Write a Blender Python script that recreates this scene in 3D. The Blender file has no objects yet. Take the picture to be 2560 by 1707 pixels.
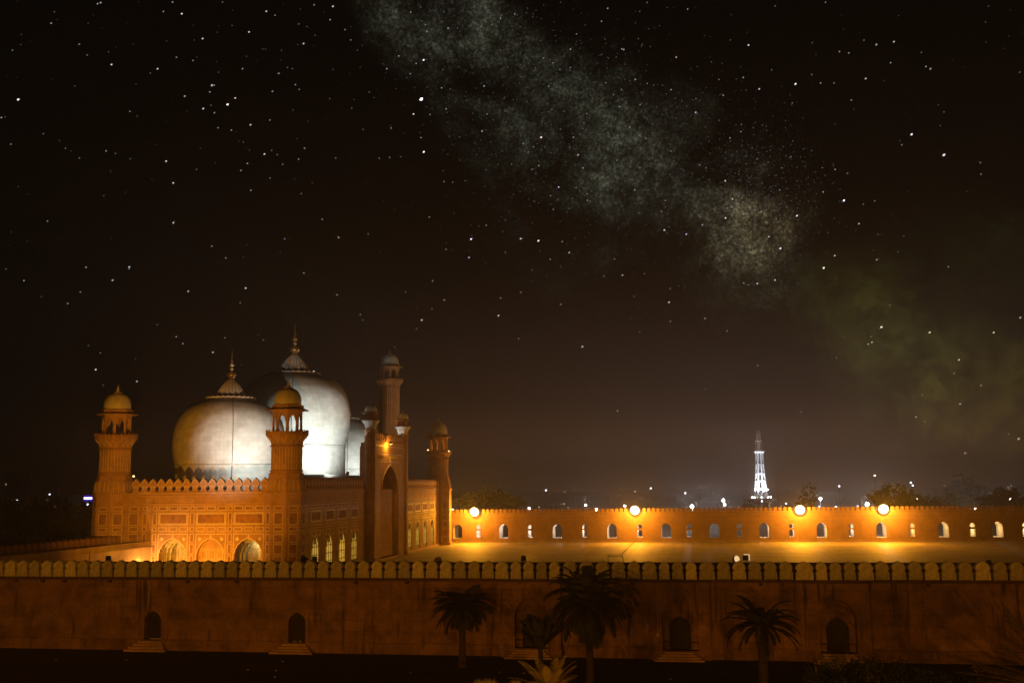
import bpy, math, random
from math import sin, cos, pi, radians, sqrt
from mathutils import Vector, Matrix
random.seed(7)
S = bpy.context.scene
C = S.collection

# ------------------------------------------------------------------ camera
F_PX, HEAD, PITCH, ROLL, CAM = 2583.0, 9.763, 7.939, 0.6443, Vector((0, 0, 13.906))
_h, _p, _r = radians(HEAD), radians(PITCH), radians(ROLL)
FW = Vector((-sin(_h) * cos(_p), cos(_h) * cos(_p), sin(_p)))
_rt = Vector((cos(_h), sin(_h), 0)); _up = _rt.cross(FW)
RT = _rt * cos(_r) - _up * sin(_r); UP = _up * cos(_r) + _rt * sin(_r)
cd = bpy.data.cameras.new('camera'); cam = bpy.data.objects.new('camera', cd); C.objects.link(cam)
cd.sensor_width = 36; cd.lens = 36 * F_PX / 2560; cd.clip_start = 0.5; cd.clip_end = 20000
m = Matrix.Identity(4)
for i in range(3):
    m[i][0] = RT[i]; m[i][1] = UP[i]; m[i][2] = -FW[i]; m[i][3] = CAM[i]
cam.matrix_world = m
S.camera = cam

def ray(x, y):
    return FW + RT * (x - 1280) / F_PX + UP * (853.5 - y) / F_PX

def at(x, y, X=None, Y=None, Z=None):
    """survey: where the sight line of a photo point meets a known plane"""
    r = ray(x, y)
    if X is not None: t = (X - CAM.x) / r.x
    elif Y is not None: t = (Y - CAM.y) / r.y
    else: t = (Z - CAM.z) / r.z
    return CAM + r * t

# ------------------------------------------------------------------ render settings
S.render.engine = 'CYCLES'
S.cycles.max_bounces = 4; S.cycles.diffuse_bounces = 2; S.cycles.glossy_bounces = 1
S.cycles.transmission_bounces = 1; S.cycles.volume_bounces = 0; S.cycles.transparent_max_bounces = 4
S.cycles.sample_clamp_indirect = 4.0
S.cycles.use_denoising = True
S.cycles.caustics_reflective = False; S.cycles.caustics_refractive = False
S.view_settings.view_transform = 'Standard'; S.view_settings.look = 'None'
S.view_settings.exposure = 0.0; S.view_settings.gamma = 1.0; S.view_settings.use_curve_mapping = False

# ------------------------------------------------------------------ night sky (world)
W = bpy.data.worlds.new('World'); S.world = W; W.use_nodes = True
nt = W.node_tree; N = nt.nodes; L = nt.links
bg = N['Background']

def nd(tree, typ, **kw):
    n = tree.nodes.new(typ)
    for k, v in kw.items():
        if k.startswith('i_'):
            n.inputs[int(k[2:])].default_value = v
        else: setattr(n, k, v)
    return n

def vmath(tree, op, a=None, b=None):
    n = nd(tree, 'ShaderNodeVectorMath', operation=op)
    for i, v in enumerate((a, b)):
        if v is None: continue
        if hasattr(v, 'is_output'): tree.links.new(v, n.inputs[i])
        else: n.inputs[i].default_value = v
    return n

def fmath(tree, op, a=None, b=None, clamp=False):
    n = nd(tree, 'ShaderNodeMath', operation=op); n.use_clamp = clamp
    for i, v in enumerate((a, b)):
        if v is None: continue
        if hasattr(v, 'is_output'): tree.links.new(v, n.inputs[i])
        else: n.inputs[i].default_value = v
    return n.outputs[0]

def ramp(tree, fac, stops, interp='LINEAR'):
    n = nd(tree, 'ShaderNodeValToRGB'); cr = n.color_ramp; cr.interpolation = interp
    while len(cr.elements) < len(stops): cr.elements.new(0.5)
    for e, (pos, col) in zip(cr.elements, stops):
        e.position = pos
        e.color = col if len(col) == 4 else (*col, 1)
    tree.links.new(fac, n.inputs[0])
    return n.outputs[0]

tc = nd(nt, 'ShaderNodeTexCoord'); DIR = tc.outputs['Generated']
sep = nd(nt, 'ShaderNodeSeparateXYZ'); L.new(DIR, sep.inputs[0])
# glow of the city low over the horizon, fading to a near-black zenith
base = ramp(nt, sep.outputs['Z'], [(0.0, (.0024, .0016, .0010)), (0.2, (.0012, .0011, .0007)), (0.6, (.0010, .0010, .0006))])
GLOW = ramp(nt, sep.outputs['Z'], [(0.0, (.060, .028, .0145)), (.05, (.026, .0105, .0050)), (.08, (.0075, .0020, .0008)), (.12, (.0030, .0007, .0003)), (.20, (.0008, .0002, .0001)), (.30, (0, 0, 0))])
gd = ray(1720, 1200); gd.z = 0; gd.normalize()
gdot = vmath(nt, 'DOT_PRODUCT', DIR, gd).outputs['Value']
gm = nd(nt, 'ShaderNodeMapRange', interpolation_type='SMOOTHSTEP'); L.new(gdot, gm.inputs[0]); gm.inputs[1].default_value = .80; gm.inputs[2].default_value = .995
gl = vmath(nt, 'SCALE', GLOW); L.new(gm.outputs[0], gl.inputs['Scale'])
base = vmath(nt, 'ADD', base, gl.outputs[0]).outputs[0]
# the Milky Way: a chain of faint clouds given by their directions, mottled by noise
CLOUDS = [  # photo x, y, angular radius (photo px), colour
    (1060, 0, 210, (.030, .031, .022)), (1130, 90, 190, (.019, .020, .014)), (1260, 120, 130, (.018, .019, .013)), (1200, 210, 190, (.012, .013, .009)),
    (1290, 270, 220, (.009, .010, .007)), (1480, 200, 150, (.009, .010, .007)), (1420, 310, 240, (.010, .011, .0075)),
    (1330, 370, 210, (.008, .009, .006)), (1510, 320, 200, (.010, .011, .0075)), (1590, 390, 190, (.011, .012, .008)), (1420, 460, 230, (.007, .008, .0055)),
    (1690, 310, 140, (.017, .017, .011)), (1570, 490, 260, (.007, .008, .0055)), (1400, 560, 230, (.004, .0045, .003)), (1880, 400, 110, (.007, .008, .006)), (1730, 420, 200, (.006, .0065, .0045)),
    (1850, 470, 130, (.016, .0165, .011)), (1862, 485, 105, (.022, .020, .013)), (1915, 548, 110, (.040, .029, .013)), (1862, 600, 130, (.018, .016, .009)), (1900, 525, 180, (.014, .011, .006)), (1845, 575, 170, (.020, .018, .010)), (1770, 550, 210, (.009, .0095, .0065)),
    (1860, 670, 190, (.008, .0085, .0045)), (1960, 740, 170, (.003, .004, .002)),
    (2140, 770, 170, (.011, .0115, .0018)), (2190, 830, 130, (.012, .010, .002)), (2270, 910, 230, (.006, .008, .0012)),
    (2420, 950, 170, (.020, .0195, .0028)), (2480, 960, 140, (.015, .0145, .002)), (2330, 1020, 240, (.010, .011, .0012)),
    (2540, 1110, 260, (.036, .027, .002)), (2600, 1170, 220, (.05, .036, .003)), (2420, 780, 280, (.003, .004, .0008)), (2530, 720, 180, (.003, .0035, .0008))]
acc = acc2 = None
for x, y, rad, col in CLOUDS:
    d = ray(x, y).normalized()
    dp = vmath(nt, 'DOT_PRODUCT', DIR, d).outputs['Value']
    if x < 2100: rad *= .86
    mr = nd(nt, 'ShaderNodeMapRange', interpolation_type='SMOOTHERSTEP')
    L.new(dp, mr.inputs[0]); mr.inputs[1].default_value = cos(rad / F_PX * 1.15); mr.inputs[2].default_value = 1.0
    sc = vmath(nt, 'SCALE', tuple(q * (.45 if x > 2100 else .50) for q in col)); L.new(mr.outputs[0], sc.inputs['Scale'])
    if x < 2100: acc = sc.outputs[0] if acc is None else vmath(nt, 'ADD', acc, sc.outputs[0]).outputs[0]
    else: acc2 = sc.outputs[0] if acc2 is None else vmath(nt, 'ADD', acc2, sc.outputs[0]).outputs[0]
def dirnoise(scale, detail, rough, dist):
    n = nd(nt, 'ShaderNodeTexNoise'); L.new(DIR, n.inputs['Vector'])
    n.inputs['Scale'].default_value = scale; n.inputs['Detail'].default_value = detail; n.inputs['Roughness'].default_value = rough; n.inputs['Distortion'].default_value = dist
    return n.outputs[0]
mot1 = ramp(nt, dirnoise(330, 3, .75, .3), [(0.36, (.25,) * 3), (0.50, (.65,) * 3), (0.60, (1.3,) * 3), (.70, (2.6,) * 3)])      # grain of unresolved stars
mot2 = ramp(nt, dirnoise(13, 7, .62, .5), [(0.40, (.06,) * 3), (0.5, (.62,) * 3), (0.62, (1.9,) * 3)])       # dust lanes
mot3 = ramp(nt, dirnoise(60, 5, .65, .4), [(0.36, (.40,) * 3), (0.5, (.95,) * 3), (0.66, (1.6,) * 3)])
mot4 = ramp(nt, dirnoise(9, 4, .5, .3), [(0.36, (.45,) * 3), (.64, (1.5,) * 3)])
cl = acc
for mo in (mot1, mot2, mot3): cl = vmath(nt, 'MULTIPLY', cl, mo).outputs[0]
cl = vmath(nt, 'ADD', cl, vmath(nt, 'MULTIPLY', vmath(nt, 'MULTIPLY', acc2, mot4).outputs[0], mot3).outputs[0]).outputs[0]
tot = vmath(nt, 'ADD', cl, base).outputs[0]
L.new(tot, bg.inputs['Color']); bg.inputs['Strength'].default_value = 1.0

# ------------------------------------------------------------------ materials
def mat(name): 
    mt = bpy.data.materials.new(name); mt.use_nodes = True
    return mt, mt.node_tree, mt.node_tree.nodes['Principled BSDF']

def plain(name, col, rough=.7, metal=0.0, spec=.3):
    mt, t, b = mat(name)
    b.inputs['Base Color'].default_value = (*col, 1); b.inputs['Roughness'].default_value = rough
    b.inputs['Metallic'].default_value = metal; b.inputs['Specular IOR Level'].default_value = spec
    return mt

def mixrgb(t, fac, a, b, typ='MIX'):
    n = nd(t, 'ShaderNodeMix', data_type='RGBA', blend_type=typ)
    for i, v in ((0, fac), (6, a), (7, b)):
        if hasattr(v, 'is_output'): t.links.new(v, n.inputs[i])
        else: n.inputs[i].default_value = v if i == 0 else (*v, 1)
    return n.outputs[2]

def wallcoords(t):
    """(x+y, z) so that courses run level on any upright face"""
    tcn = nd(t, 'ShaderNodeTexCoord'); s = nd(t, 'ShaderNodeSeparateXYZ'); t.links.new(tcn.outputs['Object'], s.inputs[0])
    c = nd(t, 'ShaderNodeCombineXYZ'); t.links.new(fmath(t, 'ADD', s.outputs[0], s.outputs[1]), c.inputs[0]); t.links.new(s.outputs[2], c.inputs[1])
    return tcn.outputs['Object'], c.outputs[0], s

def noise(t, vec, scale, detail=4, rough=.55, dist=0.0):
    n = nd(t, 'ShaderNodeTexNoise'); t.links.new(vec, n.inputs['Vector'])
    n.inputs['Scale'].default_value = scale; n.inputs['Detail'].default_value = detail
    n.inputs['Roughness'].default_value = rough; n.inputs['Distortion'].default_value = dist
    return n.outputs[0]

def bump(t, b, h, strength=.3, dist=.05):
    n = nd(t, 'ShaderNodeBump'); n.inputs['Strength'].default_value = strength; n.inputs['Distance'].default_value = dist
    t.links.new(h, n.inputs['Height']); t.links.new(n.outputs[0], b.inputs['Normal'])

def stone(name, c1, c2, mortar, bw=.9, bh=.38, msize=.012, blot=.35, streak=0.0, blotscale=.5, dark=(.25, .25, .25), rnd=0.0, bumpd=.02):
    mt, t, b = mat(name)
    obj3, wc, s = wallcoords(t)
    br = nd(t, 'ShaderNodeTexBrick'); t.links.new(wc, br.inputs['Vector'])
    br.inputs['Color1'].default_value = (*c1, 1); br.inputs['Color2'].default_value = (*c2, 1); br.inputs['Mortar'].default_value = (*mortar, 1)
    br.inputs['Scale'].default_value = 1.0; br.inputs['Mortar Size'].default_value = msize; br.inputs['Brick Width'].default_value = bw; br.inputs['Row Height'].default_value = bh
    br.inputs['Bias'].default_value = -.1
    col = br.outputs['Color']
    n = noise(t, obj3, blotscale, 6, .62, .4)
    bl = ramp(t, n, [(.32, (1 - blot,) * 3), (.52, (1, 1, 1)), (.72, (1 + blot * .7,) * 3)])
    col = mixrgb(t, 1.0, col, bl, 'MULTIPLY')
    n = noise(t, obj3, 3.5, 4, .6)
    bl = ramp(t, n, [(.3, (.8,) * 3), (.7, (1.16,) * 3)])
    col = mixrgb(t, 1.0, col, bl, 'MULTIPLY')
    if streak:
        mp = nd(t, 'ShaderNodeMapping'); t.links.new(obj3, mp.inputs[0]); mp.inputs['Scale'].default_value = (1.5, 1.5, .09)
        n = noise(t, mp.outputs[0], 1.1, 5, .62)
        st = ramp(t, n, [(.54, (0, 0, 0)), (.64, (1, 1, 1))])
        fac = fmath(t, 'MULTIPLY', st, streak)
        n = noise(t, obj3, .22, 2)
        fac = fmath(t, 'MULTIPLY', fac, ramp(t, n, [(.4, (0, 0, 0)), (.58, (1, 1, 1))]))
        col = mixrgb(t, fac, col, mixrgb(t, 1.0, col, dark, 'MULTIPLY'))
    if rnd:
        oi = nd(t, 'ShaderNodeObjectInfo')
        col = mixrgb(t, 1.0, col, ramp(t, oi.outputs['Random'], [(0, (1 - rnd,) * 3), (1, (1 + rnd * .6,) * 3)]), 'MULTIPLY')
    t.links.new(col, b.inputs['Base Color'])
    b.inputs['Roughness'].default_value = .88; b.inputs['Specular IOR Level'].default_value = .15
    bump(t, b, noise(t, obj3, 6, 5, .6), .4, bumpd)
    return mt

M = {}
M['wall'] = stone('old_red_masonry', (.30, .160, .095), (.22, .114, .065), (.16, .095, .055), 2.5, 1.02, .020, .50, .95, .42)
M['coping'] = stone('dark_coping_stone', (.11, .055, .03), (.09, .045, .026), (.05, .03, .02), 1.4, .5, .01, .3)
M['plaster'] = stone('stained_lime_plaster', (.64, .57, .46), (.63, .56, .45), (.63, .56, .45), 5, 5, .0, .34, .95, 1.4, dark=(.14, .12, .1), rnd=.34)
M['sand'] = stone('red_sandstone', (.40, .235, .125), (.36, .21, .11), (.32, .185, .095), 1.1, .55, .006, .25, .25, .6)
M['sandpanel'] = stone('red_sandstone_panel', (.30, .155, .075), (.26, .13, .065), (.24, .12, .06), 2.2, 1.1, .006, .38, .2, 1.1)
M['sandlight'] = stone('pale_sandstone', (.46, .29, .16), (.43, .27, .15), (.3, .18, .1), 1.3, .6, .008, .25)
M['inlay'] = plain('marble_inlay', (.66, .54, .40), .6)
M['white'] = stone('white_plaster', (.70, .66, .58), (.68, .64, .56), (.6, .56, .5), 3, 1.5, .004, .12)
M['farwall'] = stone('courtyard_brickwork', (.36, .20, .10), (.33, .18, .09), (.28, .155, .078), .9, .42, .010, .22, .0, .5)
M['dalan'] = stone('gallery_plaster', (.45, .32, .2), (.43, .30, .19), (.38, .26, .16), 2.4, 1.2, .004, .2, .4, .6)
M['dark'] = plain('dark_timber', (.02, .012, .008), .7)
M['black'] = plain('black_lamp_housing', (.012, .012, .012), .5)
M['steel'] = plain('galvanised_steel', (.22, .21, .2), .45, .6)
M['brass'] = plain('gilded_brass', (.62, .46, .20), .38, .75, .5)
M['trunk'] = stone('palm_bark', (.09, .06, .04), (.07, .045, .03), (.03, .02, .014), .35, .14, .02, .3)
M['bark'] = plain('tree_bark', (.06, .04, .028), .9)
M['concrete'] = stone('pale_concrete', (.40, .38, .35), (.38, .36, .33), (.34, .32, .3), 3, 3, .004, .2)
M['minar'] = plain('white_concrete', (.74, .74, .76), .6)

def marble_mat():
    mt, t, b = mat('weathered_white_marble')
    tcn = nd(t, 'ShaderNodeTexCoord'); o = tcn.outputs['Object']; s = nd(t, 'ShaderNodeSeparateXYZ'); t.links.new(o, s.inputs[0])
    ang = fmath(t, 'ARCTAN2', s.outputs[1], s.outputs[0])
    c = nd(t, 'ShaderNodeCombineXYZ'); t.links.new(fmath(t, 'MULTIPLY', ang, 9.0), c.inputs[0]); t.links.new(s.outputs[2], c.inputs[1])
    br = nd(t, 'ShaderNodeTexBrick'); t.links.new(c.outputs[0], br.inputs['Vector'])
    br.inputs['Color1'].default_value = (.70, .68, .63, 1); br.inputs['Color2'].default_value = (.58, .56, .51, 1); br.inputs['Mortar'].default_value = (.46, .44, .40, 1)
    br.inputs['Scale'].default_value = 1; br.inputs['Brick Width'].default_value = 1.3; br.inputs['Row Height'].default_value = .75; br.inputs['Mortar Size'].default_value = .012
    n = noise(t, o, .35, 5, .6)
    col = mixrgb(t, 1.0, br.outputs[0], ramp(t, n, [(.3, (.80, .80, .78)), (.6, (1.05,) * 3)]), 'MULTIPLY')
    mp = nd(t, 'ShaderNodeMapping'); t.links.new(o, mp.inputs[0]); mp.inputs['Scale'].default_value = (1.2, 1.2, .06)
    n = noise(t, mp.outputs[0], 1.4, 5, .6)
    col = mixrgb(t, 1.0, col, ramp(t, n, [(.36, (.93, .92, .90)), (.6, (1.02,) * 3)]), 'MULTIPLY')
    t.links.new(col, b.inputs['Base Color']); b.inputs['Roughness'].default_value = .55; b.inputs['Specular IOR Level'].default_value = .3
    return mt
M['marble'] = marble_mat()

def ground_mat(name, c1, c2, sc=.25):
    mt, t, b = mat(name)
    tcn = nd(t, 'ShaderNodeTexCoord'); o = tcn.outputs['Object']
    n = noise(t, o, sc, 8, .65, .5)
    n2 = noise(t, o, 4, 6, .6)
    col = ramp(t, n, [(.35, c1), (.65, c2)])
    col = mixrgb(t, 1.0, col, ramp(t, n2, [(.3, (.6,) * 3), (.7, (1.3,) * 3)]), 'MULTIPLY')
    t.links.new(col, b.inputs['Base Color']); b.inputs['Roughness'].default_value = .95; b.inputs['Specular IOR Level'].default_value = .1
    bump(t, b, n2, .8, .1)
    return mt
M['ground'] = ground_mat('trodden_earth', (.022, .014, .009), (.05, .032, .02))
M['parkground'] = M['ground']

def floor_mat():
    mt, t, b = mat('courtyard_paving')
    tcn = nd(t, 'ShaderNodeTexCoord'); o = tcn.outputs['Object']
    mp = nd(t, 'ShaderNodeMapping'); t.links.new(o, mp.inputs[0]); mp.inputs['Rotation'].default_value = (0, 0, radians(45))
    br = nd(t, 'ShaderNodeTexBrick'); t.links.new(mp.outputs[0], br.inputs['Vector'])
    br.inputs['Color1'].default_value = (.35, .255, .14, 1); br.inputs['Color2'].default_value = (.28, .205, .115, 1); br.inputs['Mortar'].default_value = (.11, .085, .055, 1)
    br.inputs['Scale'].default_value = 1; br.inputs['Brick Width'].default_value = 3.0; br.inputs['Row Height'].default_value = 1.5; br.inputs['Mortar Size'].default_value = .11
    n = noise(t, o, .12, 7, .6, .4)
    col = mixrgb(t, 1.0, br.outputs[0], ramp(t, n, [(.33, (.72,) * 3), (.66, (1.2,) * 3)]), 'MULTIPLY')
    n = noise(t, o, 1.2, 5, .6)
    col = mixrgb(t, 1.0, col, ramp(t, n, [(.3, (.82,) * 3), (.7, (1.14,) * 3)]), 'MULTIPLY')
    t.links.new(col, b.inputs['Base Color']); b.inputs['Roughness'].default_value = .7; b.inputs['Specular IOR Level'].default_value = .2
    bump(t, b, br.outputs['Fac'], -.5, .04)
    return mt
M['floor'] = floor_mat()

def leaf_mat(name, c1, c2, sc=1.2, rough=.6):
    mt, t, b = mat(name)
    tcn = nd(t, 'ShaderNodeTexCoord')
    n = noise(t, tcn.outputs['Object'], sc, 3)
    t.links.new(ramp(t, n, [(.35, c1), (.65, c2)]), b.inputs['Base Color'])
    b.inputs['Roughness'].default_value = rough; b.inputs['Specular IOR Level'].default_value = .2
    return mt
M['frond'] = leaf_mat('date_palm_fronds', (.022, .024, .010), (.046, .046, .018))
M['frondpale'] = leaf_mat('lamplit_pale_fronds', (.40, .33, .13), (.58, .48, .20), 2)  # light from a nearby lamp is put into this pale colour
M['leaf'] = leaf_mat('tree_leaves', (.035, .05, .02), (.075, .09, .035), .5)
M['leafdark'] = leaf_mat('dark_leaves', (.012, .018, .010), (.022, .03, .015), .5)
M['feather'] = leaf_mat('feathery_leaves', (.10, .07, .03), (.16, .11, .05), 1)

def emit(name, col, strength, sample=False):
    mt = bpy.data.materials.new(name); mt.use_nodes = True; t = mt.node_tree
    t.nodes.remove(t.nodes['Principled BSDF'])
    e = nd(t, 'ShaderNodeEmission'); e.inputs[0].default_value = (*col, 1); e.inputs[1].default_value = strength
    t.links.new(e.outputs[0], t.nodes['Material Output'].inputs[0])
    if not sample: mt.cycles.emission_sampling = 'NONE'
    return mt
SODIUM = (1.0, .36, .016); WHITE = (.86, .95, 1.0); WARMW = (1.0, .80, .55)
M['lens_sodium'] = emit('sodium_lamp_glass', (1.0, .70, .30), 14)
M['lens_white'] = emit('white_lamp_glass', (.9, .95, 1.0), 40)
M['lens_small'] = emit('small_lamp_glass', (.85, .88, 1.0), 6)
M['lens_faint'] = emit('faint_lamp_glass', (1.0, .82, .62), 1.6)
M['lens_warm'] = emit('warm_lamp_glass', (1.0, .62, .22), 7)
M['sign'] = emit('blue_white_sign_tubes', (.75, .72, 1.0), 5)
M['signblue'] = emit('blue_sign_glow', (.08, .04, .9), .5)

def pane_mat():
    mt = bpy.data.materials.new('lit_window_glass'); mt.use_nodes = True; t = mt.node_tree
    t.nodes.remove(t.nodes['Principled BSDF'])
    tcn = nd(t, 'ShaderNodeTexCoord'); n = noise(t, tcn.outputs['Object'], .9, 3)
    oi = nd(t, 'ShaderNodeObjectInfo')
    col = ramp(t, n, [(.3, (.48, .25, .022)), (.7, (.80, .46, .06))])
    col = mixrgb(t, 1.0, col, ramp(t, oi.outputs['Random'], [(0, (.7,) * 3), (1, (1.15,) * 3)]), 'MULTIPLY')
    e = nd(t, 'ShaderNodeEmission'); t.links.new(col, e.inputs[0]); e.inputs[1].default_value = 1.0
    t.links.new(e.outputs[0], t.nodes['Material Output'].inputs[0]); mt.cycles.emission_sampling = 'NONE'
    return mt
M['pane'] = pane_mat()

# ------------------------------------------------------------------ mesh helpers
WL = {}   # world location of every object made here

class MB:
    def __init__(s): s.v = []; s.f = []
    def add(s, vs, fs):
        o = len(s.v); s.v += [tuple(v) for v in vs]; s.f += [tuple(i + o for i in f) for f in fs]
        return s
    def quad(s, a, b, c, d): return s.add((a, b, c, d), ((0, 1, 2, 3),))
    def box(s, x0, x1, y0, y1, z0, z1):
        vs = [(x, y, z) for z in (z0, z1) for y in (y0, y1) for x in (x0, x1)]
        return s.add(vs, ((0, 2, 3, 1), (4, 5, 7, 6), (0, 1, 5, 4), (2, 6, 7, 3), (0, 4, 6, 2), (1, 3, 7, 5)))
    def prism(s, poly, Mf, d0, d1):
        n = len(poly)
        vs = [Mf(a, d0, b) for a, b in poly] + [Mf(a, d1, b) for a, b in poly]
        fs = [tuple(range(n)), tuple(range(2 * n - 1, n - 1, -1))] + [(i, i + n, (i + 1) % n + n, (i + 1) % n) for i in range(n)]
        return s.add(vs, fs)
    def lathe(s, prof, n=32, c=(0, 0, 0), rot=0.0, fl=None, sx=1.0):
        vs = []; fs = []
        for r, z in prof:
            for k in range(n):
                a = rot + 2 * pi * k / n
                q = fl(a, r, z) if fl else (r, z)
                vs.append((c[0] + q[0] * cos(a) * sx, c[1] + q[0] * sin(a), c[2] + q[1]))
        for i in range(len(prof) - 1):
            for k in range(n):
                k2 = (k + 1) % n
                fs.append((i * n + k, i * n + k2, (i + 1) * n + k2, (i + 1) * n + k))
        if prof[0][0] > 1e-4: fs.append(tuple(range(n - 1, -1, -1)))
        if prof[-1][0] > 1e-4: fs.append(tuple((len(prof) - 1) * n + k for k in range(n)))
        return s.add(vs, fs)
    def tube(s, pts, rads, n=6):
        pts = [Vector(p) for p in pts]
        if not hasattr(rads, '__len__'): rads = [rads] * len(pts)
        vs = []; fs = []
        for i, p in enumerate(pts):
            t = (pts[min(i + 1, len(pts) - 1)] - pts[max(i - 1, 0)]).normalized()
            a = t.cross(Vector((0, 0, 1)) if abs(t.z) < .95 else Vector((1, 0, 0))).normalized(); b = t.cross(a)
            for k in range(n):
                an = 2 * pi * k / n
                vs.append(p + (a * cos(an) + b * sin(an)) * rads[i])
        for i in range(len(pts) - 1):
            for k in range(n):
                k2 = (k + 1) % n
                fs.append((i * n + k, i * n + k2, (i + 1) * n + k2, (i + 1) * n + k))
        fs.append(tuple(range(n - 1, -1, -1))); fs.append(tuple((len(pts) - 1) * n + k for k in range(n)))
        return s.add(vs, fs)
    def build(s, name, material, parent=None, smooth=False, loc=None, extra=()):
        """vertices are given in world coordinates; loc is the object's own origin"""
        w = Vector(loc) if loc is not None else (WL[parent.name].copy() if parent else Vector((0, 0, 0)))
        nf = [len(s.f)]
        for e, _ in extra: s.add(e.v, e.f); nf.append(len(s.f))
        me = bpy.data.meshes.new(name)
        me.from_pydata([(v[0] - w.x, v[1] - w.y, v[2] - w.z) for v in s.v], [], s.f)
        me.materials.append(material)
        for k, (_, em) in enumerate(extra):
            me.materials.append(em)
            for i in range(nf[k], nf[k + 1]): me.polygons[i].material_index = k + 1
        if smooth:
            me.polygons.foreach_set('use_smooth', [True] * len(me.polygons)); me.update()
            me.set_sharp_from_angle(angle=radians(40))
        me.update()
        o = bpy.data.objects.new(name, me); C.objects.link(o)
        if parent:
            o.parent = parent; o.location = w - WL[parent.name]
        else: o.location = w
        WL[o.name] = w
        return o

def tag(o, label=None, cat=None, group=None, kind=None):
    if label: o['label'] = label
    if cat: o['category'] = cat
    if group: o['group'] = group
    if kind: o['kind'] = kind
    return o

def thing(name, loc, label, cat, group=None):
    o = bpy.data.objects.new(name, None); C.objects.link(o); o.location = loc; o.empty_display_size = .5
    WL[o.name] = Vector(loc)
    return tag(o, label, cat, group)

def inst(src, parent, loc):
    """another object on the same mesh, standing at loc"""
    o = src.copy(); C.objects.link(o); o.parent = parent
    o.location = Vector(loc) - WL[parent.name]; WL[o.name] = Vector(loc)
    return o

def copy_tree(src, loc):
    def rec(o, par):
        c = o.copy(); C.objects.link(c)
        if par: c.parent = par
        for ch in [x for x in bpy.data.objects if x.parent == o]: rec(ch, c)
        return c
    r = rec(src, None); r.location = loc; WL[r.name] = Vector(loc)
    return r

def light(name, parent, typ, loc, I, col, target=None, angle=60, blend=.6, radius=.15):
    """I: radiant intensity straight ahead"""
    ld = bpy.data.lights.new(name, typ); ld.energy = I * 4 * pi; ld.color = col; ld.shadow_soft_size = radius
    if typ == 'SPOT': ld.spot_size = radians(angle); ld.spot_blend = blend
    o = bpy.data.objects.new(name, ld); C.objects.link(o)
    w = Vector(loc)
    if parent: o.parent = parent; o.location = w - WL[parent.name]
    else: o.location = w
    if target is not None:
        o.rotation_euler = (Vector(target) - w).to_track_quat('-Z', 'Y').to_euler()
    return o

# arches --------------------------------------------------------------------
def arch(w, zs, za, n=14, foil=0, famp=.0):
    """points of an arch from left to right spring, (dx, z)"""
    out = []
    for i in range(n * 2 + 1):
        u = -cos(pi * i / (2 * n))
        au = abs(u)
        z = (1 - au ** 2.1) ** .55 * .80 + .20 * (1 - au ** 1.0)
        x = u * w / 2; zz = zs + (za - zs) * z
        if foil:
            k = abs(sin(foil * pi * i / (2 * n)))
            x *= 1 - famp * k * (1 - .3 * (1 - au)); zz -= famp * (za - zs) * k * .8
        out.append((x, zz))
    return out

def open_wall(mb, rev, Mf, s0, s1, z0, z1, depth, ops, back=True, ends=True):
    """upright wall with arched openings. Mf(s, d, z) -> world. ops: (centre, sill z, arch points). rev: builder for the reveals (list, one each, or one)"""
    ops = sorted(ops, key=lambda o: o[0])
    ds = (0.0, depth) if back else (0.0,)
    cur = s0
    for k, (c, zb, pts) in enumerate(ops):
        l, r = c + pts[0][0], c + pts[-1][0]
        for d in ds:
            mb.quad(Mf(cur, d, z0), Mf(l, d, z0), Mf(l, d, z1), Mf(cur, d, z1))
            if zb > z0 + 1e-4: mb.quad(Mf(l, d, z0), Mf(r, d, z0), Mf(r, d, zb), Mf(l, d, zb))
            for (a, za), (b, zb2) in zip(pts[:-1], pts[1:]):
                mb.quad(Mf(c + a, d, za), Mf(c + b, d, zb2), Mf(c + b, d, z1), Mf(c + a, d, z1))
        rb = rev[k] if isinstance(rev, list) else rev
        loop = [(l, zb)] + [(c + a, z) for a, z in pts] + [(r, zb)]
        for (a, za), (b, zb2) in zip(loop, loop[1:] + loop[:1]):
            rb.quad(Mf(a, 0, za), Mf(b, 0, zb2), Mf(b, depth, zb2), Mf(a, depth, za))
        cur = r
    for d in ds: mb.quad(Mf(cur, d, z0), Mf(s1, d, z0), Mf(s1, d, z1), Mf(cur, d, z1))
    mb.quad(Mf(s0, 0, z1), Mf(s1, 0, z1), Mf(s1, depth, z1), Mf(s0, depth, z1))
    if ends:
        for s in (s0, s1): mb.quad(Mf(s, 0, z0), Mf(s, depth, z0), Mf(s, depth, z1), Mf(s, 0, z1))

def south(Y): return lambda s, d, z: (s, Y + d, z)      # a wall that faces the camera (-Y)
def east(X): return lambda s, d, z: (X - d, s, z)       # a wall that faces the courtyard (+X)

def frame(mb, Mf, s0, s1, z0, z1, t=.10, d=-.03):
    """thin proud rectangle outline"""
    def bar(a0, a1, b0, b1):
        p = [Mf(a, dd, b) for dd in (d, .0) for a, b in ((a0, b0), (a1, b0), (a1, b1), (a0, b1))]
        mb.add(p, ((0, 1, 2, 3), (0, 4, 5, 1), (1, 5, 6, 2), (2, 6, 7, 3), (3, 7, 4, 0)))
    bar(s0, s1, z0, z0 + t); bar(s0, s1, z1 - t, z1); bar(s0, s0 + t, z0 + t, z1 - t); bar(s1 - t, s1, z0 + t, z1 - t)

def slabm(mb, Mf, s0, s1, z0, z1, d0, d1):
    p = [Mf(a, dd, b) for dd in (d0, d1) for a, b in ((s0, z0), (s1, z0), (s1, z1), (s0, z1))]
    mb.add(p, ((0, 1, 2, 3), (4, 7, 6, 5), (0, 4, 5, 1), (1, 5, 6, 2), (2, 6, 7, 3), (3, 7, 4, 0)))

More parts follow.
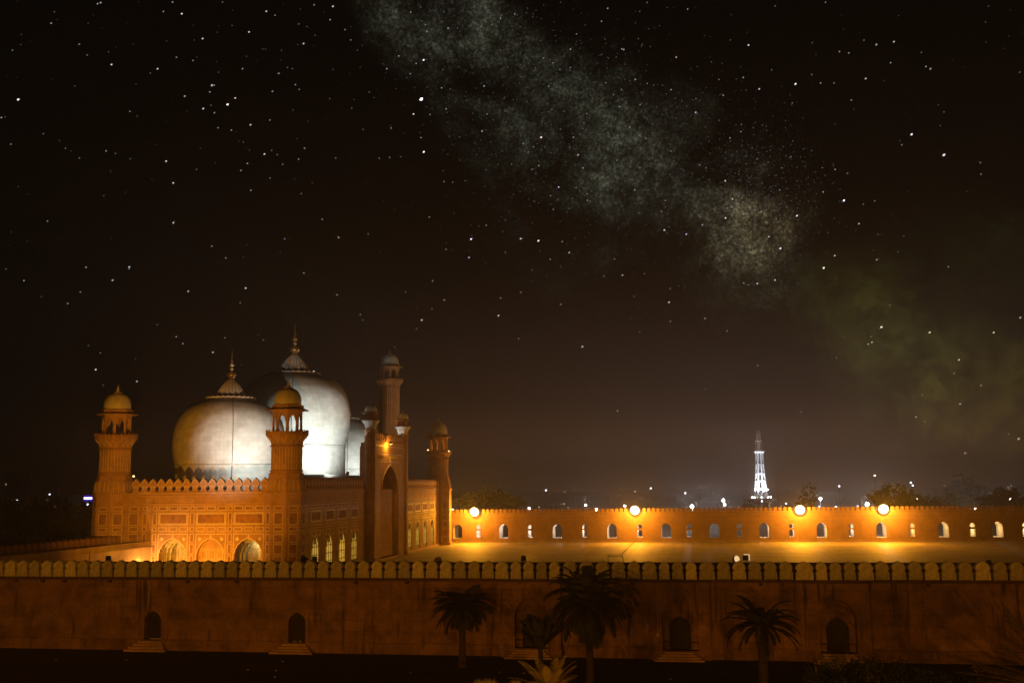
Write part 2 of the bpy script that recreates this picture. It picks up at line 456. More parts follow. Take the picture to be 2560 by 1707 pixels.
def mirror(half):
    """half outline (x>=0, from foot to tip) -> closed outline"""
    return [(-x, z) for x, z in half[::-1] if x > 1e-6][::-1][::-1] + [] if False else [(x, z) for x, z in half] + [(-x, z) for x, z in half[::-1] if x > 1e-6]

# ================================================================== GROUND
G = -1.8
mb = MB(); mb.quad((-2400, -150, G), (2400, -150, G), (2400, 2900, G), (-2400, 2900, G))
tag(mb.build('ground', M['ground']), kind='structure')
mb = MB()
mb.box(-84, 110, 104.0, 257.95, G - .2, 0.0)
tag(mb.build('courtyard', M['floor']), kind='structure')
d1, d2 = at(1585, 1356, Z=0), at(1552, 1386, Z=0)
mb = MB(); mb.box(d1.x - .35, d1.x + .05, 212, 257.2, .004, .03)
o = mb.build('drain_channel', M['coping'], loc=(d1.x, 234, 0)); tag(o, 'dark straight drain channel crossing the lit courtyard paving', 'drain')

# ================================================================== NEAR BOUNDARY WALL
YW = 98.0
near = thing('boundary_wall', (-20, YW, G), 'long dark red stone wall with pale round-topped battlements in the foreground', 'wall')
ZT = 4.98
ops = []
def door_op(c, w, zb, zs, za): return (c, zb, arch(w, zs, za, 10))
ops = [door_op(-53.46, 1.80, -.85, 1.0, 1.95), door_op(-38.36, 1.76, -.92, 1.0, 1.95), (-15.265, G + .75, arch(3.15, 1.85, 3.68, 12)), (-1.62, G + .75, arch(3.22, 1.85, 3.6, 12)), (12.21, G + .75, arch(3.2, 1.85, 3.6, 12))]
mb = MB(); open_wall(mb, mb, south(YW), -84, 64, G, ZT, .9, ops)
mb.build('wall_face', M['wall'], near)
# plinth with a sloping top, and coping
mb = MB()
segs = [(-84, -54.5), (-52.4, -39.4), (-37.3, -18.0), (-12.5, -4.36), (1.12, 9.42), (15.0, 64)]
for a, b in segs:
    mb.prism([(-.30, G), (0.0, G), (0.0, -.78), (-.08, -.86), (-.22, -1.35)], lambda s, d, z: (d, YW + s - .003, z), a, b)
mb.build('plinth', M['wall'], near)
mb = MB(); bays = [(-18.02, -12.51), (-4.35, 1.11), (9.43, 14.99)]
cur = -84
for a, b in bays:
    mb.box(cur, a, YW - .14, YW + .9, ZT, 5.28); mb.box(a, b, YW - .60, YW + .9, ZT, 5.28); cur = b
mb.box(cur, 64, YW - .14, YW + .9, ZT, 5.28)
mb.build('coping', M['coping'], near)  # coping, dark and thickened to take in the shadow line below the merlons
for (a, b), (aw, az) in zip(bays, ((3.15, 3.68), (3.22, 3.6), (3.2, 3.6))):
    c = (a + b) / 2
    mb = MB(); open_wall(mb, mb, south(YW - .46), a, b, G, ZT, .458, [(c, G + .75, arch(aw, 1.85, az, 12))], back=False)
    dc, dw, dz = min(((-15.3, 1.9, -1.05), (-1.64, 1.92, -1.05), (12.24, 1.94, -1.0)), key=lambda q: abs(q[0] - c))
    open_wall(mb, mb, south(YW + .42), c - aw / 2 - .05, c + aw / 2 + .05, G, az + .1, .4, [door_op(dc, dw, dz, 1.0, 1.93)], back=False)
    by = mb.build('arched_bay', M['wall'], near)
    mb = MB()
    for (p, q) in ((a - .12, c - 1.6), (c + 1.6, b + .12)):
        mb.prism([(-.30, G), (0, G), (0, -1.0), (-.05, -1.02)], lambda s, d, z: (d, YW - .463 + s, z), p, q)
    mb.build('bay_plinth', M['wall'], by)
    mb = MB(); mb.box(c - aw / 2 + .02, c + aw / 2 - .02, YW - .40, YW + .43, G, -1.02)
    mb.build('threshold', M['coping'], by)
    mb = MB()
    for sx in (-1, 1): mb.box(c + sx * 1.35 - .33, c + sx * 1.35 + .33, YW + .10, YW + .418, -.42, -.32)
    mb.build('stone_ledge', M['coping'], by)
for c, w, zb in ((-53.46, 1.8, -.85), (-38.36, 1.76, -.92), (-15.3, 1.9, -1.05), (-1.64, 1.92, -1.05), (12.24, 1.94, -1.0)):
    mb = MB(); mb.prism([(c - w / 2 + .03, zb + .02)] + [(c + x * .97, z - .03) for x, z in arch(w, 1.0, 1.95, 10)] + [(c + w / 2 - .03, zb + .02)], south(YW + (.3 if c > -30 else 0)), .55, .63)
    dr = mb.build('door', M['dark'], near)
    mb = MB(); bo = .3 if c > -30 else 0
    for k in range(5): mb.box(c - w / 2 + .2 + k * (w - .4) / 4 - .02, c - w / 2 + .2 + k * (w - .4) / 4 + .02, YW + bo + .52, YW + bo + .547, zb + .1, 1.1)
    for z in (-.3, .4, 1.0): mb.box(c - w / 2 + .05, c + w / 2 - .05, YW + bo + .50, YW + bo + .519, z, z + .05)
    mb.build('door_batten', M['dark'], dr)
    bay = any(a < c < b for a, b in bays)
    y0 = YW - .47 if bay else YW - .005
    mb = MB(); n = 4
    for k in range(n):
        hw = w / 2 + .25 + .30 * k; z1 = zb - .05 - k * (zb - .05 - G) / n
        mb.box(c - hw - .25, c + hw, y0 - .32 * (k + 1), y0 - .32 * k, G, z1)
    mb.build('steps', M['sandlight'], near)
mb = MB(); mb.box(-53.9, -52.62, YW + .35, YW + .42, -.80, -.74); mb.build('door_bar', plain('white_painted_bar', (.7, .65, .55)), near)
mb = MB()
for x in (-38.75, -38.55, -38.2, -38.05): mb.tube([(x, YW + .3, -.92), (x + .03, YW + .28, -.72)], .03, 5)
mb.build('bottle', plain('clear_plastic_bottles', (.75, .75, .7), .2), near)
# drip spouts under the coping
sp = MB(); sp.prism([(-.38, -.05), (-.30, -.13), (-.05, -.22), (0.12, -.22), (.12, .08), (-.38, .06)], lambda s, d, z: (d, s, z), -.16, .16)
spo = None
for x in (-68.6, -65.6, -63.2, -58.2, -49.8, -44.6, -32.4, -27.3, -5.8, 5.7, 20.1):
    if spo is None: spo = MB(); spo.add([(v[0] + x, v[1] + YW, v[2] + 4.92) for v in sp.v], sp.f); spo = spo.build('water_spout', M['coping'], near, loc=(x, YW, 4.92))
    else: inst(spo, near, (x, YW, 4.92))
mb = MB(); mb.tube([(-54.02, YW - .05, 5.1), (-54.0, YW - .05, 3.6), (-54.06, YW - .05, 2.0)], .022, 5)
mb.tube([(-53.86, YW - .05, 5.1), (-53.9, YW - .05, 3.5), (-53.98, YW - .05, 2.05)], .022, 5)
mb.tube([(-3.62, YW - .51, 4.6), (-3.6, YW - .51, .45)], .025, 5); mb.box(-3.75, -3.5, YW - .56, YW - .462, .25, .5)
mb.build('cable', plain('pale_cable', (.5, .42, .32)), near)
# roof behind the battlements and the inner parapet
mb = MB(); mb.box(-84, 64, YW + .9, 104.0, 4.9, 5.2); mb.box(-84, 64, 103.6, 104.0, G, 4.9)
mb.build('roof', M['coping'], near)
mb = MB(); mb.box(-84, 64, 103.5, 103.95, 5.2, 6.25); mb.box(-84, 64, 103.40, 104.05, 6.25, 6.35)
mb.build('inner_parapet', M['coping'], near)
# battlements: gaps surveyed along the wall
half = [(1, 0), (1, .40), (.92, .42), (.86, .455), (.81, .50), (.86, .55), (.93, .58), (1.0, .605), (.975, .67), (.91, .755), (.80, .83), (.65, .895), (.47, .945), (.28, .975), (.10, 1.0), (0, 1.03)]
GAPS = [-22, 9.5, 40.3, 70.2, 100.1, 130.6, 160.5, 191.3, 221.8, 252.2, 283, 313.5, 344.2, 375, 406, 437, 468.6, 500, 532, 564, 595.6, 627.7, 659, 693, 724.9, 757.8, 790.5, 823.7, 858.2, 890.9, 925.2, 957.8, 992.4, 1027.2, 1061.8, 1096.3, 1131.7, 1167.1, 1201.9, 1237.3, 1275.4, 1307.2, 1339, 1371.4, 1404, 1445, 1486, 1526, 1565.7, 1603, 1644.9, 1677.3, 1711.3, 1744.8, 1789.7, 1828.6, 1867.8, 1906.7, 1945.9, 1985.3, 2035.6, 2069.7, 2105.6, 2141, 2185.3, 2226.7, 2268.3, 2309.1, 2350.7, 2393.5, 2435.6, 2480, 2522.2, 2565, 2609]
gx = [at(g, 1430, Y=YW).x for g in GAPS]
while gx[-1] < 62: gx.append(gx[-1] + 1.47)
first = {}
for a, b in zip(gx[:-1], gx[1:]):
    wq = round((b - a - .22) / 2, 2); c = (a + b) / 2
    inbay = any(p - .2 < c < q + .2 for p, q in bays)
    yf = YW - .46 if inbay else YW - .02
    hz = 1.58
    key = (wq, inbay)
    if key not in first:
        mb = MB(); mb.prism([(c + x * wq, 5.28 + z * hz) for x, z in mirror(half)], south(yf), 0, .58)
        first[key] = mb.build('merlon', M['plaster'], near, loc=(c, yf, 5.28))
    else: inst(first[key], near, (c, yf, 5.28))

# ================================================================== COURTYARD NORTH (FAR) WALL
YF = 258.0
far = thing('courtyard_wall', (7, YF, 0), 'long low brick courtyard wall with a row of lit arched openings at the back', 'wall')
arches = [-58.77, -47.07, -33.55, -20.01, -6.85, 4.67, 16.39, 29.7, 43.24, 57.09, 68.97, 80.5]
slots = [-53.5, -40.33, -26.77, -13.24, -1.28, 10.63, 22.8, 36.44, 50.14, 63.5, 74.9]
ops = [(x, .92, arch(2.28, 3.35, 4.48, 10, 5, .05)) for x in arches] + [(x, 1.08, arch(1.12, 3.75, 4.2, 8)) for x in slots]
ops.sort(key=lambda o: o[0])
mb = MB(); revs = [MB() for _ in ops]
open_wall(mb, revs, south(YF), -66, 86, 0, 7.15, 5.5, ops)
mb.build('wall_face', M['farwall'], far)
M['reveal'] = plain('limewashed_reveal', (.72, .64, .54), .8)
TINT = {}
for k, (o_, rv) in enumerate(zip(ops, revs)):
    c = o_[0]; w = o_[2][-1][0] * 2
    wn = rv.build('window', M['reveal'], far, loc=(c, YF, 1))
    if w < 1.5:
        mb = MB(); mb.box(c - .56, c + .56, YF + .05, YF + .3, 2.82, 3.24); mb.build('transom', M['farwall'], wn)
    col = (1.0, .93, .86) if c < 0 else ((1.0, .80, .55) if c < 45 else (1.0, .66, .22))
    if c in (4.67, 10.63): I = .35
    elif c == -58.77: I = .5; col = (1, .6, .1)
    elif c == -1.28 or c == -6.85: I = 7
    else: I = 14
    light('cell_lamp', wn, 'POINT', (c + (.75 if c < 0 else -.75) * w / 2.28, YF + 2.6, 3.1 if w > 1.5 else 2.6), I, col, radius=.12)
mb = MB(); mb.box(-66, 86, YF - .12, YF, 6.55, 6.68); mb.box(-66, 86, YF - .2, YF + 5.6, 7.15, 7.28)
mb.box(-66, 86, YF - .10, YF, 0, .45)
mb.build('cornice', M['sandlight'], far)
mb = MB(); fr = south(YF)
xs = sorted(arches)
for x in arches: frame(mb, fr, x - 2.0, x + 2.0, .55, 5.3, .10)
for x in slots: frame(mb, fr, x - 1.3, x + 1.3, .55, 5.3, .08)
for a, b in zip(xs[:-1], xs[1:]):
    frame(mb, fr, a + .3, b - .3, 5.55, 6.3, .08)
mb.build('panel_moulding', M['sandlight'], far)
mh = [(.80, 0), (.80, .25), (1, .42), (.98, .62), (.80, .82), (.45, .96), (0, 1.05)]
x = -64.5; mlist = []
while x < 86: mlist.append(x); x += 1.116
proto = None; rest = MB()
vis = [x for x in mlist if -61 < x < 60]
for x in mlist:
    if x in vis and vis.index(x) < 100:
        if proto is None:
            mb = MB(); mb.prism([(x + a * .455, 7.28 + z * .86) for a, z in mirror(mh)], south(YF - .1), 0, .4)
            proto = mb.build('merlon', M['farwall'], far, loc=(x, YF - .1, 7.28))
        else: inst(proto, far, (x, YF - .1, 7.28))
    else: rest.prism([(x + a * .455, 7.28 + z * .86) for a, z in mirror(mh)], south(YF - .1), 0, .4)
tag(rest.build('merlon_row', M['farwall'], far), kind='stuff')

def flood(name, loc, target, label, cat='floodlight', size=.4, lens='lens_sodium', post=None, group=None, lit=True, glare_dish=0):
    """box floodlight on a yoke; loc is the lamp's own centre"""
    loc = Vector(loc); q = (Vector(target) - loc).to_track_quat('-Z', 'Y')
    t = thing(name, loc, label, cat, group)
    def tr(vs): return [tuple(loc + q @ Vector(v)) for v in vs]
    s = size
    mb = MB(); mb.box(-s / 2, s / 2, -s / 2, s / 2, 0, s * .5); b2 = MB(); b2.add(tr(mb.v), mb.f)
    for k in range(5):
        m3 = MB(); m3.box(-s * .42, s * .42, -s * .42 + k * s * .2, -s * .38 + k * s * .2, s * .5, s * .62); b2.add(tr(m3.v), m3.f)
    b2.build('housing', M['black'], t)
    mb = MB()
    if glare_dish: mb.lathe([(glare_dish, 0), (glare_dish * .97, -.12), (glare_dish * .8, -.3), (glare_dish * .45, -.45), (0, -.5)], 24)
    else: mb.box(-s * .44, s * .44, -s * .44, s * .44, -.02, -.004)
    b2 = MB(); b2.add(tr(mb.v), mb.f)
    b2.build('lens', M[lens] if lit else M['steel'], t)
    mb = MB(); mb.tube([tuple(loc + q @ Vector((-s * .58, 0, s * .2))), tuple(loc + q @ Vector((-s * .58, 0, s * .2)) - Vector((0, 0, s * .62))), tuple(loc + q @ Vector((s * .58, 0, s * .2)) - Vector((0, 0, s * .62))), tuple(loc + q @ Vector((s * .58, 0, s * .2)))], .03, 5)
    if post is not None: mb.tube([tuple(loc + q @ Vector((0, 0, s * .2)) - Vector((0, 0, s * .6))), (loc.x + post[0], loc.y + post[1], post[2])], .04, 6)
    mb.build('bracket', M['steel'], t)
    return t

# the four sodium lamps over the far wall
FARI = 2700
WHERE = ['on the courtyard wall nearest the mosque, before the round tree', 'on the courtyard wall, second from the mosque, left of the white tower', 'on the courtyard wall just right of the white tower', 'on the courtyard wall, rightmost of the four, before the glowing tree']
for (px, py), wh in zip(((1186, 1279), (1587, 1275), (2000, 1274), (2209, 1272)), WHERE):
    p = at(px, py, Y=YF - 1.4)
    t = flood('floodlight', p, (p.x - 6, p.y - 60, -9), 'orange floodlight ' + wh, size=1.0, glare_dish=1.08, post=(0, 1.25, 6.6), group='orange floodlights along the courtyard wall')  # lens made oversize so its disc imitates the lamp's glare
    light('lamp_or_fill_light', t, 'SPOT', p + Vector((0, -1.3, -.1)), FARI, SODIUM, (p.x - 4, p.y - 60, -17), 150, 1.0, .4)
    light('lamp_or_fill_light', t, 'POINT', p + Vector((0, -2.3, .25)), 760, (1.0, .42, .03), radius=.3)

# ================================================================== PRAYER HALL
XF, YS, YN, XW = -60.2, 150.6, 248.2, -91.5
hall = thing('prayer_hall', (-75, 199.4, 0), 'red sandstone mosque prayer hall with three white domes and a tall arched portal', 'mosque')
SBAYS = [-79.33, -73.09, -66.95]
fS = south(YS)
ops = [(c, .3, arch(4.45, 4.2, 6.45, 16, 9, .045)) for c in SBAYS]
mb = MB(); open_wall(mb, mb, fS, -83.05, -61, 0, 13.3, 1.0, ops, back=False)
mb.box(XW, -83.05, YS + .35, YS + 1.0, 0, 13.3)
mbS = mb
fE = east(XF)
EB = [154.9, 161.35, 167.85, 174.35, 180.85, 217.95, 224.4, 230.9, 237.35, 243.8]
ops = [(c, .55, arch(3.3, 4.3, 6.35, 14, 7, .05)) for c in EB if c < 242]
mb = MB(); open_wall(mb, mb, fE, 152, 247, 0, 13.3, .8, ops, back=False)
mbE = mb
mb = MB(); mb.box(XW, XF - 1, YN - .8, YN, 0, 13.3); mb.box(XW, XW + .8, YS + 1, YN - .8, 0, 13.3)
mb.build('rear_wall', M['sand'], hall)
mb = MB(); mb.box(XW + .8, XF - .82, YS + 1.01, YN - .8, 12.6, 13.0)
mb.build('roof', M['white'], hall)
# string courses and cornice
mb = MB()
for z0, z1, d in ((11.62, 11.74, -.05), (12.86, 12.98, -.10), (13.22, 13.45, -.16)):
    slabm(mb, fS, -83.05, -61, z0, z1, d, .0); slabm(mb, fE, 152, 247, z0, z1, d, .0)
    slabm(mb, south(YS + .35), XW, -83.06, z0, z1, d, .0)
slabm(mb, fE, 152, 247, .0, .5, -.35, .0)
mb.build('cornice', M['sandlight'], hall)
# panels and marble lines
SB = {'S': (MB(), MB()), 'E': (MB(), MB())}
def bay(Mf, c, w, narrow, archw, sill=.35):
    for k in (-1, 0, 1):
        frame(inl, Mf, c + k * w * .355 - w * .14, c + k * w * .355 + w * .14, 10.68, 11.28, .07)
        slabm(pan, Mf, c + k * w * .355 - w * .125, c + k * w * .355 + w * .125, 10.77, 11.19, -.012, 0)
        frame(inl, Mf, c + k * w * .355 - w * .14, c + k * w * .355 + w * .14, 7.5, 8.15, .07)
    frame(inl, Mf, c - w * .5, c + w * .5, 8.48, 10.34, .07); frame(inl, Mf, c - w * .465, c + w * .465, 8.62, 10.2, .09)
    slabm(pan, Mf, c - w * .44, c + w * .44, 8.72, 10.1, -.014, 0)
    # frame of the arch
    z1 = 7.15
    for s0, s1, a, b in ((c - w * .5, c + w * .5, z1 - .09, z1), (c - w * .5, c - w * .5 + .09, sill, z1 - .09), (c + w * .5 - .09, c + w * .5, sill, z1 - .09)):
        slabm(inl, Mf, s0, s1, a, b, -.03, 0)
    pts = arch(archw + .22, 4.2, 6.62, 16, 9, .045)
    pt2 = arch(archw + .02, 4.2, 6.47, 16, 9, .045)
    for i in range(len(pts) - 1):
        p = [Mf(c + pts[i][0], -.03, pts[i][1]), Mf(c + pts[i + 1][0], -.03, pts[i + 1][1]), Mf(c + pt2[i + 1][0], -.03, pt2[i + 1][1]), Mf(c + pt2[i][0], -.03, pt2[i][1])]
        inl.quad(*p)
    for sx in (-1, 1):   # rosettes in the spandrels
        k = 12; cs, cz = c + sx * w * .37, 6.35
        ring = [(cs + (.34 if i % 2 else .2) * cos(2 * pi * i / k), cz + (.34 if i % 2 else .2) * sin(2 * pi * i / k)) for i in range(k)]
        inl.prism(ring, Mf, -.03, 0)
    inl.prism([(c - .12, 6.68), (c, 6.58), (c + .12, 6.68), (c + .09, 6.9), (c, 7.0), (c - .09, 6.9)], Mf, -.035, 0)
def strip(Mf, c, w, zs):
    for a, b in zs:
        frame(inl, Mf, c - w / 2, c + w / 2, a, b, .06)
        slabm(pan, Mf, c - w / 2 + .09, c + w / 2 - .09, a + .09, b - .09, -.012, 0)
ZS = ((10.68, 11.28), (8.48, 10.34), (7.5, 8.15), (5.85, 7.1), (4.1, 5.6), (2.2, 3.85), (.4, 2.0))
inl, pan = SB['S']
for c in SBAYS: bay(fS, c, 4.9, 0, 4.45)
for c in (-82.45, -76.2, -70.0, -63.85): strip(fS, c, .62, ZS)
fW = south(YS + .35)
for c, w in ((-84.3, .7), (-86.2, 1.6)): strip(fW, c, w, ZS[:5])
inl, pan = SB['E']
for c in EB[:5] + EB[5:9]: bay(fE, c, 4.6, 0, 3.3, .6)
for c in (158.1, 164.6, 171.1, 177.6, 184.2, 214.8, 221.2, 227.7, 234.1, 240.4): strip(fE, c, .62, ZS)
mbS.build('south_wall', M['sand'], hall, extra=[(SB['S'][1], M['sandpanel']), (SB['S'][0], M['inlay'])])
mbE.build('east_wall', M['sand'], hall, extra=[(SB['E'][1], M['sandpanel']), (SB['E'][0], M['inlay'])])
# three arched rooms on the south side
for k, c in enumerate(SBAYS):
    if k == 1:
        mb = MB(); slabm(mb, fS, c - 2.3, c + 2.3, .3, 6.6, .55, .8)
        sc = mb.build('arch_screen', M['sandlight'], hall)
        mb = MB()
        for s in (-1.9, -.75, .75, 1.9): frame(mb, south(YS + .55), c + s - .45, c + s + .45, 1.4, 3.0, .06)
        for s in (-1.3, 0, 1.3): frame(mb, south(YS + .55), c + s - .5, c + s + .5, 3.3, 4.6, .06)
        for s0, s1 in ((3.1, 3.16), (4.75, 4.81)): slabm(mb, south(YS + .55), c - 2.2, c + 2.2, s0, s1, -.03, 0)
        mb.build('screen_moulding', M['inlay'], sc)
        continue
    M['room%d' % k] = stone('hall_plaster', (.52, .46, .30), (.48, .42, .27), (.4, .34, .22), 1.6, .9, .01, .3, .3, 1.2)
    mb = MB(); y0, y1 = YS + 1.0, YS + 5.0
    mb.quad((c - 2.6, y0, .3), (c + 2.6, y0, .3), (c + 2.6, y1, .3), (c - 2.6, y1, .3)); mb.quad((c - 2.6, y0, 7), (c + 2.6, y0, 7), (c + 2.6, y1, 7), (c - 2.6, y1, 7))
    mb.quad((c - 2.6, y0, .3), (c - 2.6, y1, .3), (c - 2.6, y1, 7), (c - 2.6, y0, 7)); mb.quad((c + 2.6, y0, .3), (c + 2.6, y1, .3), (c + 2.6, y1, 7), (c + 2.6, y0, 7))
    mb.quad((c - 2.6, y1, .3), (c + 2.6, y1, .3), (c + 2.6, y1, 7), (c - 2.6, y1, 7))
    rm = mb.build('arched_room', M['room%d' % k], hall)
    mb = MB()
    for q in range(3):      # receding ribs on the left
        yy = y0 + .5 + q * .9
        pts = arch(4.7 - .35 * q, 4.1, 6.3 - .12 * q, 14, 7, .06)
        poly = [(c - 2.62, .3), (c - 2.62, 7), (c + 2.62, 7), (c + 2.62, .3), (c + pts[-1][0], .3)] + [(c + a, z) for a, z in pts[::-1]] + [(c + pts[0][0], .3)]
        mb.prism(poly, lambda s, d, z: (s, yy + d, z), 0, .22)
    mb.build('rib_arch', M['room%d' % k], rm)
    mb = MB()
    for a, b, u, v in ((.3, 1.9, 3.1, 4.6), (.3, 1.9, 1.2, 2.9), (-1.6, 0, 3.1, 4.6), (-1.6, 0, 1.2, 2.9)): frame(mb, south(y1 - .01), c + a, c + b, u, v, .08)
    mb.build('wall_moulding', M['sandlight'], rm)
    light('room_lamp', rm, 'POINT', (c - .3, y0 + 3.2, 5.4), 2.2 if k == 0 else 7.5, (.95, .70, .22) if k == 0 else (1, .80, .38), radius=.2)
# lit windows of the courtyard front
wproto = None
for c in EB:
    if c > 242: continue
    if wproto is None:
        mb = MB(); mb.prism([(c - 1.66, .55)] + [(c + a, z) for a, z in arch(3.32, 4.3, 6.37, 12)] + [(c + 1.66, .55)], fE, .20, .24)
        wproto = mb.build('window', M['pane'], hall, loc=(XF, c, 0))
        mb = MB()
        for s in (-.85, 0, .85): slabm(mb, fE, c + s - .05, c + s + .05, .55, 4.9, .10, .18)
        for z in (1.9, 3.2, 4.5): slabm(mb, fE, c - 1.6, c + 1.6, z - .05, z + .05, .11, .17)
        slabm(mb, fE, c - 1.6, c + 1.6, .55, 1.25, .09, .18)
        p1 = arch(3.2, 4.3, 6.3, 10)
        for s in (-.42, .42):
            q1 = arch(.84, 4.5, 5.3, 6)
            for (a, z), (b, z2) in zip(q1[:-1], q1[1:]): mb.tube([(XF - .15, c + s + a, z), (XF - .15, c + s + b, z2)], .05, 4)
        for s in (-.9, -.45, 0, .45, .9): mb.tube([(XF - .15, c + s * .8, 5.0), (XF - .15, c + s * .35, 6.1)], .045, 4)
        wm = mb.build('window_bars', plain('brown_window_bars', (.10, .05, .02)), wproto)
    else:
        o2 = inst(wproto, hall, (XF, c, 0)); b2 = wm.copy(); C.objects.link(b2); b2.parent = o2
# parapet merlons
hm = [(.93, 0), (.93, .12), (.60, .17), (.50, .26), (.56, .36), (.74, .41), (.95, .49), (.99, .58), (.90, .68), (.70, .76), (.62, .82), (.40, .89), (.14, .95), (0, 1.02)]
def merl_S(x):
    mb = MB(); mb.prism([(x + a * .69, 13.45 + z * 2.12) for a, z in mirror(hm)], south(YS - .02), 0, .55)
    return mb.build('merlon', M['sand'], hall, loc=(x, YS, 13.45))
def merl_E(y):
    mb = MB(); mb.prism([(y + a * .69, 13.45 + z * 2.12) for a, z in mirror(hm)], east(XF + .02), 0, .55)
    return mb.build('merlon', M['sand'], hall, loc=(XF, y, 13.45))
ps = None
inm = MB()
for k in range(16):
    x = -64.6 - k * 1.415
    if ps is None:
        ps = merl_S(x)
        mb = MB(); fr = south(YS - .02)
        o1 = [(x + a * .60, 13.5 + z * 2.0) for a, z in mirror(hm)][2:-2]
        for (a, z), (b, z2) in zip(o1[:-1], o1[1:]): mb.tube([(a, YS - .03, z), (b, YS - .03, z2)], .035, 4)
        ringp = [(x + .30 * cos(q * pi / 6), 14.15 + .30 * sin(q * pi / 6)) for q in range(7)]
        for (a, z), (b, z2) in zip(ringp[:-1], ringp[1:]): mb.tube([(a, YS - .03, z), (b, YS - .03, z2)], .035, 4)
        pin = mb.build('merlon_inlay', M['inlay'], ps)
    else:
        o2 = inst(ps, hall, (x, YS, 13.45)); b2 = pin.copy(); C.objects.link(b2); b2.parent = o2
pe = None
ys = [155.2 + 1.415 * k for k in range(22)] + [213.6 + 1.415 * k for k in range(22)]
for y in ys:
    if pe is None: pe = merl_E(y)
    else: inst(pe, hall, (XF, y, 13.45))

# portal ------------------------------------------------------------------
XP, P0, P1, PC = -59.2, 188.0, 211.0, 199.5
fP = east(XP)
mb = MB()
pts = arch(12.4, 12.4, 18.2, 18, 15, .028)
open_wall(mb, mb, fP, P0, P1, 0, 22.3, 2.3, [(PC, .4, pts)], back=False)
mb.box(-61.9, XP - 2.302, P0 + .6, P1 - .6, 13.0, 21.6)
portal = mb.build('portal', M['sand'], hall)
mb = MB(); mb.quad((XP - 2.3, PC - 6.3, .4), (XP - 2.3, PC + 6.3, .4), (XP - 2.3, PC + 6.3, 18.4), (XP - 2.3, PC - 6.3, 18.4))
mb.quad((XP, PC - 6.2, .4), (XP, PC + 6.2, .4), (XP - 2.3, PC + 6.2, .4), (XP - 2.3, PC - 6.2, .4))
mb.build('niche', M['sandpanel'], portal)
mb = MB()      # painted and carved work: bands, borders, small flowers
for k, (a, z0, z1) in enumerate(((10.1, .5, 21.9), (8.6, .5, 20.4), (7.2, .5, 18.9))): frame(mb, fP, PC - a, PC + a, z0, z1, .12, -.04)
for k in range(13):
    y = PC - 7.6 + k * 1.27
    ring = [(y + .42 * cos(q * pi / 4), 19.65 + .42 * sin(q * pi / 4)) for q in range(8)]
    for (a, z), (b, z2) in zip(ring, ring[1:] + ring[:1]): mb.tube([(XP + .03, a, z), (XP + .03, b, z2)], .05, 4)
for i in range(len(pts) - 1):
    (a, z), (b, z2) = pts[i], pts[i + 1]
    mb.tube([(XP + .05, PC + a * 1.02, z + .1), (XP + .05, PC + b * 1.02, z2 + .1)], .10, 5)
rng = random.Random(3)
for k in range(90):
    y = PC + rng.choice((-1, 1)) * rng.uniform(1.2, 5.9); z = rng.uniform(14.2, 18.2)
    u = min(1, abs(y - PC) / 6.2); za = 12.4 + 5.8 * ((1 - u ** 2.1) ** .55 * .8 + .2 * (1 - u))
    if z < za + .35: continue
    mb.tube([(XP + .03, y, z), (XP + .03, y + rng.uniform(-.25, .25), z + rng.uniform(.1, .45))], .05, 4)
for r in range(22):
    for q in range(2):
        x = XP - .5 - q * .95 - (r % 2) * .35; z = 4.0 + r * .48 + q * .1
        mb.add([(x - .12, PC + 6.17, z), (x, PC + 6.17, z - .13), (x + .12, PC + 6.17, z), (x, PC + 6.17, z + .13)], ((0, 1, 2, 3),))
mb.prism([(PC - .3, 18.55), (PC, 18.25), (PC + .3, 18.55), (PC + .38, 19.0), (PC, 19.35), (PC - .38, 19.0)], fP, -.08, 0)
mb.build('portal_inlay', M['inlay'], portal)
mb = MB()
slabm(mb, fP, P0, P1, 22.3, 22.55, -.15, 1.0)
slabm(mb, fP, P0, P1, 20.6, 20.75, -.08, 0)
mb.build('portal_cornice', M['sandlight'], portal)
pm = None
for k in range(14):
    y = P0 + 1.9 + k * 1.475
    if pm is None:
        mb = MB(); mb.prism([(y + a * .70, 22.55 + z * 1.85) for a, z in mirror(hm)], east(XP), 0, .5); pm = mb.build('portal_merlon', M['sand'], portal, loc=(XP, y, 22.55))
    else: inst(pm, portal, (XP, y, 22.55))
